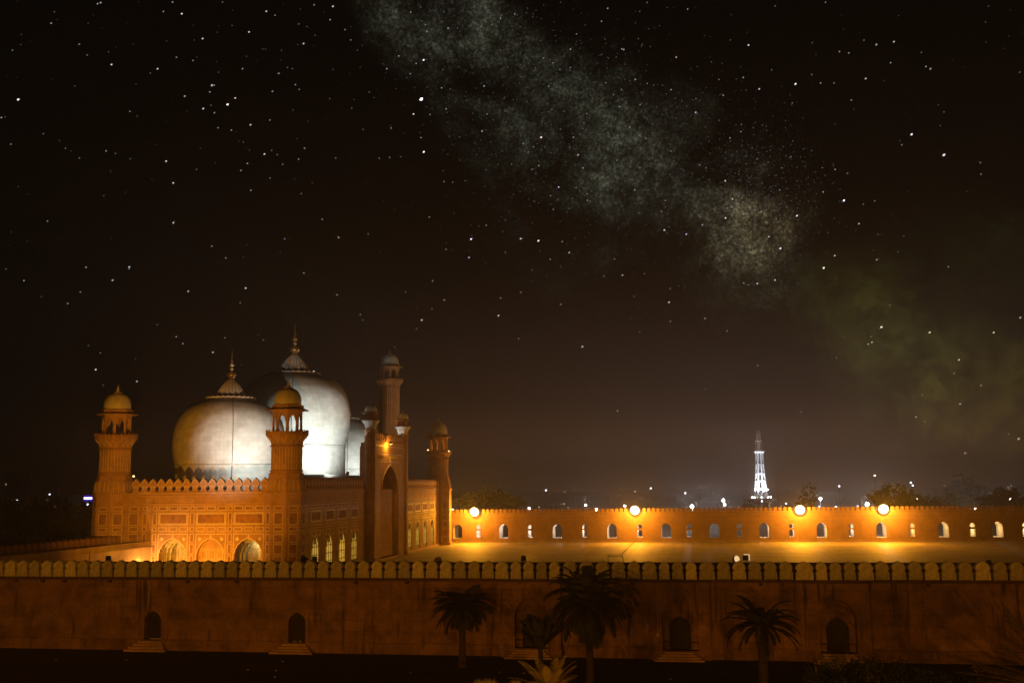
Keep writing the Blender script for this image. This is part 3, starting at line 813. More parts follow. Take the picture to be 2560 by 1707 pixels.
def turret(y, lab=None):
    c = (XP - .55, y, 0)
    mb = MB(); mb.lathe([(1.35, 0), (1.35, .9), (1.12, 1.2), (1.12, 13.2), (1.25, 13.3), (1.25, 13.6), (1.12, 13.7), (1.12, 24.3), (1.25, 24.4), (1.25, 24.7), (.95, 24.75)], 8, c, pi / 8)
    t = mb.build('portal_turret', M['sand'], hall)
    mb = MB(); mb.lathe([(.95, 24.75), (1.0, 25.2), (1.2, 25.8), (1.62, 26.25), (1.68, 26.4), (1.3, 26.45)], 24, c, 0, lambda a, r, z: (r * (1 + .04 * cos(12 * a)), z))
    mb.build('lotus_cup', M['white'], t, True)
    mb = MB()
    for k in range(8):
        a = pi / 8 + k * pi / 4; mb.box(c[0] + 1.0 * cos(a) - .09, c[0] + 1.0 * cos(a) + .09, y + 1.0 * sin(a) - .09, y + 1.0 * sin(a) + .09, 26.45, 27.75)
    mb.lathe([(1.15, 27.6), (1.15, 27.85)], 8, c, pi / 8); mb.lathe([(.7, 26.45), (.7, 27.7)], 8, c, pi / 8)
    mb.build('kiosk', M['sandpanel'], t)
    mb = MB(); mb.lathe([(1.15, 27.85), (1.65, 27.78), (1.65, 27.85), (1.15, 28.05), (1.1, 28.1)], 8, c, pi / 8); mb.build('eave', M['sandlight'], t)
    mb = MB(); mb.lathe([(1.12, 28.05), (1.15, 28.35), (1.08, 28.75), (.85, 29.1), (.45, 29.35), (.12, 29.45), (.1, 29.55), (.16, 29.65), (0, 30.0)], 20, c); mb.build('dome', M['marble'], t, True)
turret(P0 + .4); turret(P1 - .4)
# domes -------------------------------------------------------------------
XD = -79.6
def dome_profile(kind):
    if kind == 'C':
        return dict(drum=[(10.7, 16.4), (10.55, 17.0), (10.5, 22.0)], ring=(10.5, 22.2), shell=[(10.5, 22.3), (10.95, 24), (11.3, 26), (11.42, 28), (11.3, 30), (10.85, 32), (10.0, 33.8), (8.7, 35.2), (7.0, 36.1), (5.2, 36.65), (3.0, 37.0)], collar=(5.3, 37.0), cap=[(3.1, 37.3), (2.95, 37.8), (2.4, 38.8), (1.7, 39.8), (1.05, 40.5), (.8, 40.8)], f0=40.8, fs=1.13)
    return dict(drum=[(9.3, 12.6), (9.2, 14), (9.1, 17.75)], ring=(9.1, 17.95), shell=[(9.1, 18.05), (9.42, 19.8), (9.58, 21.8), (9.5, 23.2), (9.15, 24.8), (8.45, 26.4), (7.3, 27.75), (5.9, 28.65), (4.2, 29.25), (2.4, 29.6)], collar=(4.3, 29.62), cap=[(2.45, 30.0), (2.35, 30.4), (1.95, 31.2), (1.4, 32.0), (.85, 32.6), (.62, 32.85)], f0=32.85, fs=.92)
def smoothp(p, n=4):
    out = []
    for i in range(len(p) - 1):
        p0, p1, p2, p3 = p[max(i - 1, 0)], p[i], p[i + 1], p[min(i + 2, len(p) - 1)]
        for k in range(n):
            t = k / n
            out.append(tuple(.5 * ((2 * p1[j]) + (-p0[j] + p2[j]) * t + (2 * p0[j] - 5 * p1[j] + 4 * p2[j] - p3[j]) * t * t + (-p0[j] + 3 * p1[j] - 3 * p2[j] + p3[j]) * t ** 3) for j in (0, 1)))
    return out + [p[-1]]
def make_dome(y, kind, name='dome'):
    d = dome_profile(kind); c = (XD, y, 0)
    mb = MB(); mb.lathe(smoothp(d['shell'], 5), 96, c)
    o = mb.build(name, M['marble'], hall, True, loc=(XD, y, 0))
    mb = MB(); mb.lathe(d['drum'], 96, c); mb.build('drum', M['marble'], o, True)
    r, z = d['ring']; mb = MB(); mb.lathe([(r - .1, z - .2), (r + .16, z - .14), (r + .2, z), (r + .1, z + .09), (r - .1, z + .12)], 96, c); mb.build('drum_moulding', M['marble'], o, True)
    R, z = d['collar']
    mb = MB(); pet = 28
    def petal(a, r, zz):
        k = abs(sin(a * pet / 2)); return (r - (R * .10 * (1 - k) if r > R * .9 else 0), zz + (.12 * k if r > R * .9 else 0))
    mb.lathe([(R * .5, z - .1), (R * .8, z - .12), (R, z - .22), (R * 1.02, z + .05), (R * .85, z + .22), (d['cap'][0][0], z + .45)], 168, c, 0, petal); mb.build('petal_collar', M['white'], o, True)
    fl = lambda a, r, zz: (r * (1 + .05 * cos(24 * a)), zz)
    mb = MB(); mb.lathe([(d['cap'][0][0] * 1.08, d['cap'][0][1] - .1)] + smoothp(d['cap'], 3), 120, c, 0, fl); mb.build('lotus_cap', M['marble'], o, True)
    s = d['fs']; f0 = d['f0']
    prof = [(.55, 0), (.7, .08), (.45, .22), (.3, .35), (.55, .5), (.85, .9), (.88, 1.1), (.75, 1.35), (.4, 1.6), (.22, 1.75), (.2, 1.95), (.42, 2.1), (.45, 2.2), (.2, 2.35), (.17, 2.55), (.42, 2.75), (.48, 2.95), (.38, 3.15), (.16, 3.3), (.13, 3.5), (.28, 3.62), (.28, 3.72), (.11, 3.85), (.09, 4.2), (.06, 5.0), (.0, 6.1)]
    mb = MB(); mb.lathe([(r * s, z * s + f0) for r, z in prof], 16, c); mb.build('finial', M['brass'], o, True)
    # lightning cable down the face
    mb = MB(); a = radians(-62 if kind != 'C' else -70)
    sh = smoothp(d['shell'], 5)[::-1]
    mb.tube([(XD + (r + .03) * cos(a), y + (r + .03) * sin(a), zz) for r, zz in sh] + [(XD + (r + .06) * cos(a), y + (r + .06) * sin(a), zz) for r, zz in d['drum'][::-1]], .05, 5)
    mb.build('lightning_cable', M['black'], o)
    return o
make_dome(170.3, 'S'); make_dome(199.5, 'C'); make_dome(228.7, 'S')
mb = MB(); mb.box(-91, -68.3, 186.6, 212.4, 13.0, 16.05); mb.box(-91.2, -68.1, 186.4, 212.6, 16.05, 16.4)
mb.build('dome_terrace', M['white'], hall)
mb = MB(); mb.box(-70.2, -69.75, 195.8, 196.6, 17.2, 19.9); mb.build('drum_door', M['dark'], hall)

# ================================================================== CORNER TOWERS
def minaret(name, c, label, zs=1.0, R=1.0, shaft_top=20.45, base_top=13.3, group=None):
    """octagonal base, shaft, flared balcony, domed kiosk"""
    t = thing(name, (c[0], c[1], 0), label, 'minaret', group)
    q = (c[0], c[1], 0); r8 = pi / 8; D = shaft_top - 20.45
    mb = MB(); mb.lathe([(3.35 * R, 0), (3.35 * R, .6), (3.1 * R, .8), (3.1 * R, 11.6 + 0), (3.17 * R, 11.62), (3.17 * R, 11.74), (3.1 * R, 11.76), (3.1 * R, 12.86), (3.25 * R, 12.9), (3.3 * R, 13.25), (3.3 * R, 13.42), (3.08 * R, 13.45), (2.98 * R, 14.6), (2.72 * R, 15.5), (2.62 * R, 16.05)], 8, q, r8)
    mb0 = mb; mb = MB(); pb = MB()
    for k in range(8):
        a = k * pi / 4; ap = 3.1 * R * cos(r8) + .0; ux, uy = -sin(a), cos(a)
        Mf = lambda s, d, z: (q[0] + cos(a) * (ap - d) + ux * s, q[1] + sin(a) * (ap - d) + uy * s, z)
        for z0, z1 in ZS: frame(mb, Mf, -.72, .72, z0, z1, .07); slabm(pb, Mf, -.6, .6, z0 + .12, z1 - .12, -.012, 0)
    mb0.build('base', M['sand'], t, extra=[(pb, M['sandpanel']), (mb, M['inlay'])])
    mb = MB(); mb.lathe([(2.62 * R, 16.05), (2.64 * R, 16.1), (2.64 * R, 16.2), (2.41 * R, 16.25), (2.41 * R, 16.45), (2.55 * R, 16.5), (2.55 * R, 16.62), (2.36 * R, 16.7), (2.36 * R, 20.2 + D), (2.62 * R, 20.27 + D), (2.62 * R, 20.4 + D), (2.36 * R, 20.45 + D)], 16, q, 0)
    sh = mb.build('shaft', M['sand'], t)
    mb = MB()
    for k in range(32):
        a = pi / 32 + k * pi / 16; rr = 2.36 * R * (cos(pi / 16) if True else 1) + .012
        mb.tube([(q[0] + rr * cos(a), q[1] + rr * sin(a), 16.75), (q[0] + rr * cos(a), q[1] + rr * sin(a), 20.15 + D)], .035, 4)
        r1 = 3.02 * R * cos(r8) ;
    for k in range(24):
        a = k * pi / 12
        def fl8(zz, rr): # octagon radius at angle
            m8 = (a + r8) % (pi / 4) - r8
            return rr * cos(r8) / cos(m8) + .02
        zz = [(13.5, 3.08), (14.6, 2.98), (15.2, 2.80)]
        mb.tube([(q[0] + fl8(z, r * R) * cos(a), q[1] + fl8(z, r * R) * sin(a), z) for z, r in zz], .035, 4)
    mb.build('shaft_inlay', M['inlay'], sh)
    mb = MB(); mb.lathe([(2.36 * R, 20.45 + D), (2.41 * R, 20.9 + D), (2.68 * R, 21.4 + D), (3.05 * R, 21.8 + D), (3.22 * R, 21.95 + D), (3.26 * R, 22.1 + D), (3.26 * R, 22.5 + D), (3.05 * R, 22.52 + D), (3.05 * R, 22.2 + D), (0.01, 22.2 + D)], 16, q, 0)
    mb0 = mb; mb = MB()
    for k in range(32):
        a = k * pi / 16
        x, y = q[0] + 3.17 * R * cos(a), q[1] + 3.17 * R * sin(a)
        mb.tube([(x, y, 22.5 + D), (x, y, 22.72 + D), (x, y, 22.85 + D)], [.14, .1, .01], 5)
    bl = mb0.build('balcony', M['sand'], t, extra=[(mb, M['sand'])])
    mb = MB()
    for k in range(16):
        a = pi / 16 + k * pi / 8
        for s in (-.11, .11):
            mb.tube([(q[0] + r * R * cos(a + s * w), q[1] + r * R * sin(a + s * w), z + D) for r, z, w in ((2.39, 20.5, 1), (2.46, 20.95, .2), (2.71, 21.4, 1.2), (3.05, 21.76, 1.5))], .03, 4)
    mb.build('balcony_inlay', M['inlay'], bl)
    # kiosk: eight posts with arches between
    mb = MB(); rk = 2.26 * R; z0, zt = 22.2 + D, 26.0 + D
    for k in range(8):
        a = r8 + k * pi / 4; a2 = a + pi / 4
        p = Vector((q[0] + rk * cos(a), q[1] + rk * sin(a), 0)); p2 = Vector((q[0] + rk * cos(a2), q[1] + rk * sin(a2), 0))
        u = (p2 - p).normalized(); nrm = Vector((u.y, -u.x, 0)); W2 = (p2 - p).length
        Mf = lambda s, d, z: tuple(p + u * s - nrm * d + Vector((0, 0, z)))
        open_wall(mb, mb, Mf, 0, W2, z0, zt, .26 * R, [(W2 / 2, z0 + .002, arch(W2 - .52 * R, z0 + 2.0, z0 + 3.15, 8, 3, .09))])
    ks = mb.build('kiosk', M['sandlight'], t)
    mb = MB(); mb.lathe([(2.36 * R, 25.95 + D), (3.25 * R, 25.78 + D), (3.27 * R, 25.86 + D), (2.41 * R, 26.22 + D), (2.45 * R, 26.24 + D), (2.45 * R, 26.62 + D), (2.3 * R, 26.66 + D)], 8, q, r8)
    mb.build('eave', M['sandlight'], t)
    mb = MB(); mb.lathe(smoothp([(2.05 * R, 26.6 + D), (2.10 * R, 27.0 + D), (2.09 * R, 27.5 + D), (1.92 * R, 28.2 + D), (1.53 * R, 28.85 + D), (.98 * R, 29.22 + D), (.75 * R, 29.32 + D)], 4), 40, q)
    dm = mb.build('dome', M['marble'], t, True)
    mb = MB(); mb.lathe([(.78 * R, 29.28 + D), (.8 * R, 29.38 + D), (.4 * R, 29.48 + D), (.36 * R, 29.62 + D), (.16 * R, 29.85 + D), (.13, 30.0 + D), (.2, 30.12 + D), (.14, 30.25 + D), (.05, 30.4 + D), (0, 30.85 + D)], 16, q); mb.build('finial', M['white'], dm, True)
    return t
TG = 'corner minarets of the prayer hall'
mSE = minaret('corner_minaret', (-61.6, 152.0), 'bright orange octagonal minaret at the near corner, in front of the white domes', group=TG)
o = copy_tree(mSE, (-90.6, 152.4, 0)); o['label'] = 'leftmost octagonal minaret, at the far left corner of the hall'
o = copy_tree(mSE, (-61.0, 247.0, 0)); o['label'] = 'octagonal minaret at the right end of the courtyard front, beside the lamplit wall'
minaret('tall_minaret', (-79.5, 267, 0), 'tall dim minaret rising in the haze behind the portal, taller than the others', R=1.16, shaft_top=40.4)
# lamps on the far corner tower's balcony
# ================================================================== LOW WEST GALLERY
dal = thing('gallery', (-83, 126, 0), 'low flat-roofed gallery running from the mosque corner toward the left edge', 'gallery')
mb = MB(); gops = [(y, .3, arch(2.4, 2.6, 3.7, 8)) for y in (109.5, 114.2, 118.9, 123.6, 128.3, 133.0, 137.7, 142.4, 147.0)]
open_wall(mb, mb, east(-83), 104, 150.55, 0, 5.1, 1.4, gops, back=False)
mb.build('wall_face', M['dalan'], dal)
mb = MB(); mb.box(-83.0, -82.7, 104, 150.55, 5.1, 5.28); mb.box(-83.5, -82.9, 104, 150.55, 5.28, 6.06); mb.build('parapet', M['dalan'], dal)
mb = MB(); mb.box(-87.5, -84.4, 104, 150.55, 4.9, 5.25); mb.box(-84.45, -84.35, 104, 150.55, 0, 4.9); mb.build('roof', M['coping'], dal)
mb = MB(); mb.box(-88.4, -87.5, 100, 150.9, G, 5.3); 
ww = mb.build('outer_wall', M['wall'], dal)
pw = None
for k in range(36):
    y = 101.2 + k * 1.38
    if pw is None:
        mb = MB(); mb.prism([(y + a * .62, 5.3 + z * 1.6) for a, z in mirror(half)], east(-87.8), 0, .5); pw = mb.build('merlon', M['wall'], dal, loc=(-87.8, y, 5.3))
    else: inst(pw, dal, (-87.8, y, 5.3))
mb = MB(); mb.tube([(-82.6, 133.5, 0), (-82.6, 133.5, 5.6)], .05, 6); mb.build('drainpipe', M['black'], dal)

# ================================================================== MONUMENT TOWER (far north)
mx, my = 54.6, 880.0
mt_ = thing('monument_tower', (mx, my, G), 'brightly lit white ribbed concrete tower flaring at its foot on the horizon', 'tower')
prof = [(1.2, 6.45), (6, 5.55), (12, 4.75), (20, 4.0), (28, 3.55), (34, 3.35), (37.2, 3.35), (38.4, 3.7), (39.4, 4.3)]
def rad(z):
    for (z0, r0), (z1, r1) in zip(prof[:-1], prof[1:]):
        if z <= z1: return r0 + (r1 - r0) * (z - z0) / (z1 - z0)
    return prof[-1][1]
mb = MB()
A0 = math.atan2(-my, -mx) + pi / 8
for k in range(8):
    a = A0 + k * pi / 4; w = .50
    zz = [1.2, 4, 8, 12, 16, 20, 24, 28, 32, 36, 37.5, 38.5, 39.5]
    vs = []; fs = []
    for z in zz:
        r = rad(z); ww_ = w * (1.6 if z < 3 else 1.0 + .5 * max(0, 1 - z / 16))
        for rr, s in ((r, -ww_), (r, ww_), (r - 1.0, ww_), (r - 1.0, -ww_)):
            vs.append((mx + rr * cos(a) - s * sin(a), my + rr * sin(a) + s * cos(a), z))
    for i in range(len(zz) - 1):
        for j in range(4): fs.append((i * 4 + j, i * 4 + (j + 1) % 4, i * 4 + 4 + (j + 1) % 4, i * 4 + 4 + j))
    mb.add(vs, fs)
mb.build('rib', M['minar'], mt_)
mb = MB()
for z in (3.2, 9.5, 15.5, 21.5, 29.0): r = rad(z); mb.lathe([(r - .9, z - .35), (r + .08, z - .35), (r + .08, z + .35), (r - .9, z + .35)], 30, (mx, my, 0))
mb.lathe([(.7, 1.2), (.6, 14), (.5, 36)], 12, (mx, my, 0))
for z0, z1 in ((2.5, 6.2), (8.2, 10.2)): 
    r = rad(z0) - .5; mb.lathe([(r, z0), (rad(z1) - .5, z1)], 30, (mx, my, 0))
mb.build('ring_beam', M['minar'], mt_)
mb = MB(); mb.lathe([(3.4, 38.2), (4.3, 39.3), (4.45, 39.4), (4.45, 40.1), (4.1, 40.1), (4.1, 39.6), (0.01, 39.6)], 30, (mx, my, 0)); mb.build('crown_gallery', M['minar'], mt_)
mb = MB(); M['upper'] = plain('upper_concrete', (.78, .70, .68), .7)
for k in range(8):
    a = A0 + k * pi / 4
    mb.tube([(mx + 2.75 * cos(a), my + 2.75 * sin(a), 40), (mx + 2.5 * cos(a), my + 2.5 * sin(a), 44), (mx + 2.8 * cos(a), my + 2.8 * sin(a), 47.8)], .3, 5)
    mb.tube([(mx + 1.9 * cos(a), my + 1.9 * sin(a), 48.4), (mx + 1.75 * cos(a), my + 1.75 * sin(a), 55), (mx + .6 * cos(a), my + .6 * sin(a), 57)], .24, 5)
mb.lathe([(2.5, 47.7), (3.1, 47.8), (3.1, 48.5), (2.4, 48.5)], 20, (mx, my, 0)); mb.lathe([(1.3, 40), (1.3, 47.7)], 12, (mx, my, 0))
us = mb.build('upper_stage', M['upper'], mt_)
light('lamp_or_fill_light', us, 'POINT', (mx - 3.6, my - 9, 43), 55, (1.0, .72, .66), radius=.3)  # added fill to lift the dim upper stage; no lamp stands there
light('lamp_or_fill_light', us, 'POINT', (mx - 1, my - 7, 51), 34, (1.0, .72, .66), radius=.3)  # second added fill, for the topmost tier
mb = MB(); mb.lathe([(6.0, G), (6.0, 0.2), (12.2, .6), (12.4, 1.2), (0.01, 1.2)], 40, (mx, my, 0)); mb.build('platform', M['concrete'], mt_)
k = 0
for px, py in ((1874, 1246), (1884, 1246), (1904, 1246), (1922, 1246.5), (1933, 1245.5)):
    p = at(px, py, Y=my - 11.5); p.z = 1.75
    if abs(px - 1904) < 2: p.y = my - 12
    d_ = Vector((mx - p.x, my - p.y, 0)); 
    if d_.length > 11.8: p = Vector((mx, my, 0)) - d_.normalized() * 11.6; p.z = 1.75
    t = thing('tower_floodlight', p, 'white floodlight glaring on the foot of the lit tower, number %d from the left' % (k + 1), 'floodlight', 'floodlights at the foot of the white tower'); k += 1
    t['label'] = ['leftmost white floodlight at the rim of the lit tower platform', 'white floodlight at the left foot of the lit tower', 'white floodlight at the middle of the lit tower foot', 'white floodlight at the right foot of the lit tower', 'rightmost white floodlight at the rim of the lit tower platform'][k - 1]
    mb = MB(); mb.lathe([(.3, -.5), (.4, -.3), (.45, .0), (.3, .3)], 10, p); mb.build('housing', M['black'], t)
    mb = MB(); mb.lathe([(.3, .3), (.55, .5), (.4, .9), (0, 1.1)], 10, p); mb.build('lens', M['lens_white'], t)
    light('lamp_or_fill_light', t, 'SPOT', p + Vector((0, 0, 1.5)), 3800, (.84, .9, 1.0), (mx, my, 32), 90, .6, .3)

# ================================================================== SMALL THINGS ON THE NEAR ROOF
ROOFZ = 5.2
def on_parapet(px, py, Y=103.7): return at(px, py, Y=Y)
p = on_parapet(272, 1394)
f1 = flood('floodlight', p, (-80, 160, 16), 'dark floodlight standing on the wall at the far left, before the gallery', size=.5, post=(0, 0, 6.35), lit=False)
light('lamp_or_fill_light', f1, 'SPOT', p + Vector((-.3, .5, .1)), 5400, SODIUM, (-80, 162, 18), 60, .9, .2)
p = on_parapet(786, 1396)
f2 = flood('floodlight', p, (-79, 185, 27), 'square black floodlight on the wall in front of the lit windows', size=.5, post=(0, 0, 6.35), lit=False)
f0 = flood('floodlight', (-57.2, 102.8, 6.1), (-80, 172, 26), 'floodlight hidden behind the battlements, aimed up at the nearest dome', size=.5, post=(0, 0, 5.2), lit=False)
light('lamp_or_fill_light', f0, 'SPOT', (-57.3, 103.3, 6.8), 6600, (1.0, .88, .74), (-75.2, 168, 22.5), 16.5, 1.0, .1)
p = on_parapet(764, 1397)
t = thing('spotlight', p, 'black bowl-shaped spotlight beside the square floodlight on the wall', 'spotlight')
mb = MB(); vs = MB(); vs.lathe([(.08, -.35), (.14, -.1), (.42, .22), (.46, .26), (.40, .26)], 18)
qv = Vector((-.9, .3, -.12)).normalized().to_track_quat('Z', 'Y'); mb.add([tuple(p + qv @ Vector(v)) for v in vs.v], vs.f); mb.build('bowl', M['black'], t, True)
mb = MB(); mb.tube([p, (p.x, p.y, 6.35)], .05, 6); mb.build('stand', M['steel'], t)
p = on_parapet(1095, 1401, 101)
t = thing('horn_loudspeaker', p, 'round grey horn loudspeaker on the wall, right of the mosque portal', 'loudspeaker')
mb = MB(); vs = MB(); vs.lathe([(.09, -.5), (.10, -.2), (.2, 0), (.36, .12), (.39, .14), (.35, .13), (.17, -.02), (.12, -.05), (.0, -.02)], 24)
qv = Vector((.3, -1, 0)).to_track_quat('Z', 'Y'); mb.add([tuple(p + qv @ Vector(v)) for v in vs.v], vs.f); mb.build('horn', plain('dull_grey_paint', (.16, .14, .12)), t, True)
mb = MB(); mb.tube([p, (p.x, p.y, ROOFZ)], .05, 6); mb.build('stand', M['steel'], t)
p = on_parapet(1310, 1395)
f3 = flood('floodlight', p, (-16, 160, 0), 'square black floodlight on the wall left of the tall palm', size=.5, post=(0, 0, 6.35), lit=False)
light('lamp_or_fill_light', f3, 'SPOT', p + Vector((0, .4, .1)), 2300, SODIUM, (6, 180, 0), 106, .9, .2)
p = on_parapet(1840, 1397)
f4 = thing('round_floodlight', p, 'round floodlight with a glowing bowl on the wall to the right', 'floodlight')
mb = MB(); vs = MB(); vs.lathe([(.10, -.35), (.22, -.3), (.34, -.1), (.38, .1), (.36, .12)], 20); qv = Vector((.55, -.6, .15)).to_track_quat('Z', 'Y')
mb.add([tuple(p + qv @ Vector(v)) for v in vs.v], vs.f); mb.build('bowl', M['black'], f4, True)
M['glow'] = emit('lamp_glass_and_rim_glow', (1.0, .66, .30), .95)  # lamp glass, and the painted glow on the square floodlight's rim
mb = MB(); vs = MB(); vs.lathe([(.35, .10), (.3, .18), (.18, .23), (0, .25)], 20); mb.add([tuple(p + qv @ Vector(v)) for v in vs.v], vs.f); mb.build('lens', M['glow'], f4, True)
mb = MB(); mb.tube([p, (p.x, p.y, 6.35)], .05, 6); mb.build('stand', M['steel'], f4)
p = on_parapet(1865, 1393)
f5 = flood('floodlight', p, (30, 180, 0), 'square black floodlight with a bright rim beside the round one on the wall', size=.5, post=(0, 0, 6.35), lens='glow')
mb = MB(); mb.box(p.x - .42, p.x + .62, p.y - .3, p.y + .1, 6.36, 6.42); mb.build('reflector_ledge', M['white'], f5)  # pale ledge added to show spilled light below the lamp
mb = MB(); mb.box(p.x + .27, p.x + .33, p.y - .25, p.y + .1, p.z - .26, p.z + .28); mb.box(p.x - .22, p.x + .27, p.y - .25, p.y + .1, p.z + .26, p.z + .31); mb.build('glow_rim', M['glow'], f5)  # emissive strips stand in for lamplight spilling over the housing edge
light('lamp_or_fill_light', f5, 'SPOT', p + Vector((.1, .5, .1)), 1900, SODIUM, (34, 190, 0), 120, .9, .2)
p = on_parapet(2472, 1405, 101)
f6 = flood('floodlight', p, (50, 180, 0), 'small dark floodlight on the wall near the right edge', size=.42, post=(0, 0, ROOFZ), lit=False)
a, b = at(1520, 1388, Y=103.7), at(1557, 1388, Y=103.7)
t = thing('pipe_frame', (a.x, 103.7, 6.35), 'thin pipe frame on the wall, right of the tall palm crown', 'frame')
mb = MB(); mb.tube([(a.x, 103.7, 6.35), (a.x, 103.7, a.z)], .035, 5); mb.tube([(b.x, 103.7, 6.35), (b.x, 103.7, a.z)], .035, 5); mb.build('post', M['steel'], t)
mb = MB(); mb.tube([(a.x, 103.7, a.z), (b.x, 103.7, a.z)], .035, 5); mb.tube([(a.x, 103.7, a.z - .12), (b.x, 103.7, a.z - .12)], .03, 5); mb.build('rail', M['steel'], t)

# ground flood in the corner of hall and gallery
fg = flood('floodlight', (-81.6, 147.0, .5), (-80.5, 150.6, 9), 'floodlight on the paving in the corner of gallery and hall, hidden behind the battlements', size=.5, post=(0, 0, 0))
light('lamp_or_fill_light', fg, 'POINT', (-81.6, 147.1, .9), 280, (1.0, .46, .09), radius=.2)
fg2 = flood('floodlight', (-72.5, 140.0, .5), (-72.5, 150.6, 7), 'floodlight on the paving before the three south arches', size=.5, post=(0, 0, 0))
light('lamp_or_fill_light', fg2, 'SPOT', (-72.5, 140.1, .9), 640, SODIUM, (-73.5, 150.6, 5.5), 100, .8, .2)
# roof floods at the foot of the central dome
for loc, tgt, I, ang, lab in (((-62.6, 183.6, 16.6), (-75.5, 196, 27.5), 1500, 84, 'white floodlight on the hall roof before the central dome'), ((-66.0, 215.5, 13.9), (-77, 227, 24), 600, 90, 'white floodlight on the hall roof before the farthest dome'), ((-64.2, 154.6, 13.9), (-75, 168, 29), 850, 94, 'white floodlight on the hall roof behind the near corner minaret')):
    t = flood('floodlight', loc, tgt, lab, size=.5, lens='lens_white', post=(0, 0, 13.0))
    light('lamp_or_fill_light', t, 'SPOT', Vector(loc) + (Vector(tgt) - Vector(loc)).normalized() * .3, I, (.90, 1.0, .97), tgt, ang, .7, .15)
light('lamp_or_fill_light', t, 'SPOT', (-62.5, 186.6, 22.4), 20, (.95, 1.0, 1.0), (-60.0, 188.4, 26.4), 60, .5, .1)
light('lamp_or_fill_light', t, 'SPOT', (-62.6, 207.5, 22.6), 42, (.95, 1.0, 1.0), (-60.0, 210.6, 26.2), 60, .5, .1)
# lamp over the portal arch
p = at(977, 1108, X=XP + 1.0)
t = flood('floodlight', p, (XP + .3, PC, 14), 'glowing orange lamp fixed above the portal arch', size=.5, post=(-1.0, 0, p.z))
light('lamp_or_fill_light', t, 'POINT', p + Vector((.1, 0, -.2)), 105, (1.0, .42, .03), radius=.2)
# kiosk lamps of the far corner tower
for px, py, cc, nm in ((1070, 1125, (1, .55, .12), 'small lamp on the left rim of the far corner minaret balcony'), (1100, 1128, (1, .6, .15), 'small lamp at the middle of the far corner minaret balcony'), (1122, 1128, (1, .6, .15), 'small lamp on the right rim of the far corner minaret balcony')):
    p = at(px, py, Y=244.2); t = thing('balcony_lamp', p, nm, 'lamp', 'balcony lamps of the far corner minaret')
    mb = MB(); mb.lathe([(.05, -.3), (.12, -.2), (.14, -.05)], 8, p); mb.build('housing', M['black'], t)
    mb = MB(); mb.lathe([(.14, -.05), (.16, .05), (.0, .2)], 8, p); mb.build('lens', M['lens_warm'], t)
light('lamp_or_fill_light', t, 'POINT', (-61.0, 247.0, 23.2), 10, SODIUM, radius=.2)

# ================================================================== UNSEEN LAMPS (one far left, three added behind the viewpoint as fill)
def unseen_lamp(PL, tgt, I, ang, label):
    park = thing('unseen_lamp', (PL.x, PL.y, G), label, 'floodlight')
    q = (Vector((tgt[0], tgt[1], PL.z)) - PL).to_track_quat('-Z', 'Y')
    def tr(b): b.v = [tuple(PL + q @ Vector(v)) for v in b.v]; return b
    mb = MB(); mb.tube([(PL.x, PL.y, G), (PL.x, PL.y, PL.z - .2)], [.12, .08], 8); mb.build('post', M['steel'], park)
    mb = MB(); mb.box(-.4, .4, -.14, .11, .02, .4); mb.box(-1.5, 1.5, .125, .145, -1.5, .3); tr(mb).build('housing', M['black'], park)  # includes a wide visor plate added to keep the beam out of the haze
    mb = MB(); mb.box(-.35, .35, -.12, .1, 0, .015); tr(mb).build('lens', M['lens_sodium'], park)
    light('lamp_or_fill_light', park, 'SPOT', PL + q @ Vector((0, 0, -.08)), I, SODIUM, tgt, ang, .6, .05)
unseen_lamp(Vector((-58, 18, 5.0)), (-26, 98, 2.5), 800, 80, 'hooded sodium floodlight on a post far to the left, outside the picture')
for lx, lab in ((-44, 'leftmost of the three hooded fill floodlights added behind the viewpoint'), (-8, 'middle one of the three hooded fill floodlights added behind the viewpoint'), (26, 'rightmost of the three hooded fill floodlights added behind the viewpoint')):
    unseen_lamp(Vector((lx, -38, 8.0)), (-20, 98, 2.5), 3900, 60, lab)  # added fill lamps, unseen; they light the near wall and soften palm shadows

# ================================================================== PALMS AND PLANTS
def frond(mb, base, az, el, ln, droop, nl=34, ll=.55, rng=random, stiff=.6, lw=1.0):
    base = Vector(base); h = Vector((cos(az), sin(az), 0)); pts = []; p = base.copy(); e = el
    steps = 10
    for i in range(steps + 1):
        pts.append(p.copy()); p = p + (h * cos(e) + Vector((0, 0, sin(e)))) * ln / steps; e -= droop / steps * (0.5 + i / steps)
    mb.tube(pts, [.035 * (1 - .8 * i / steps) + .006 for i in range(steps + 1)], 4)
    for i in range(nl):
        t = .16 + .84 * i / (nl - 1); f = t * steps; k = min(int(f), steps - 1); q = pts[k].lerp(pts[k + 1], f - k)
        tan = (pts[k + 1] - pts[k]).normalized(); side = tan.cross(Vector((0, 0, 1)));
        side = side.normalized() if side.length > .05 else Vector((-sin(az), cos(az), 0)); upv = side.cross(tan)
        l = ll * (sin(pi * min(1, .25 + t * .72)) ** .6) * rng.uniform(.8, 1.15)
        for sg in (-1, 1):
            d = (side * sg * stiff + tan * .75 + upv * rng.uniform(.05, .35) + Vector((0, 0, -rng.uniform(0, .25)))).normalized()
            wv = (tan * .034 + upv * .016) * lw
            tip = q + d * l + Vector((0, 0, -.10 * l))
            mid = q + d * l * .5 + Vector((0, 0, .02 * l))
            mb.add([q - wv, q + wv, mid + wv * 1.3, mid - wv * 1.3, tip], ((0, 1, 2, 3), (3, 2, 4)))

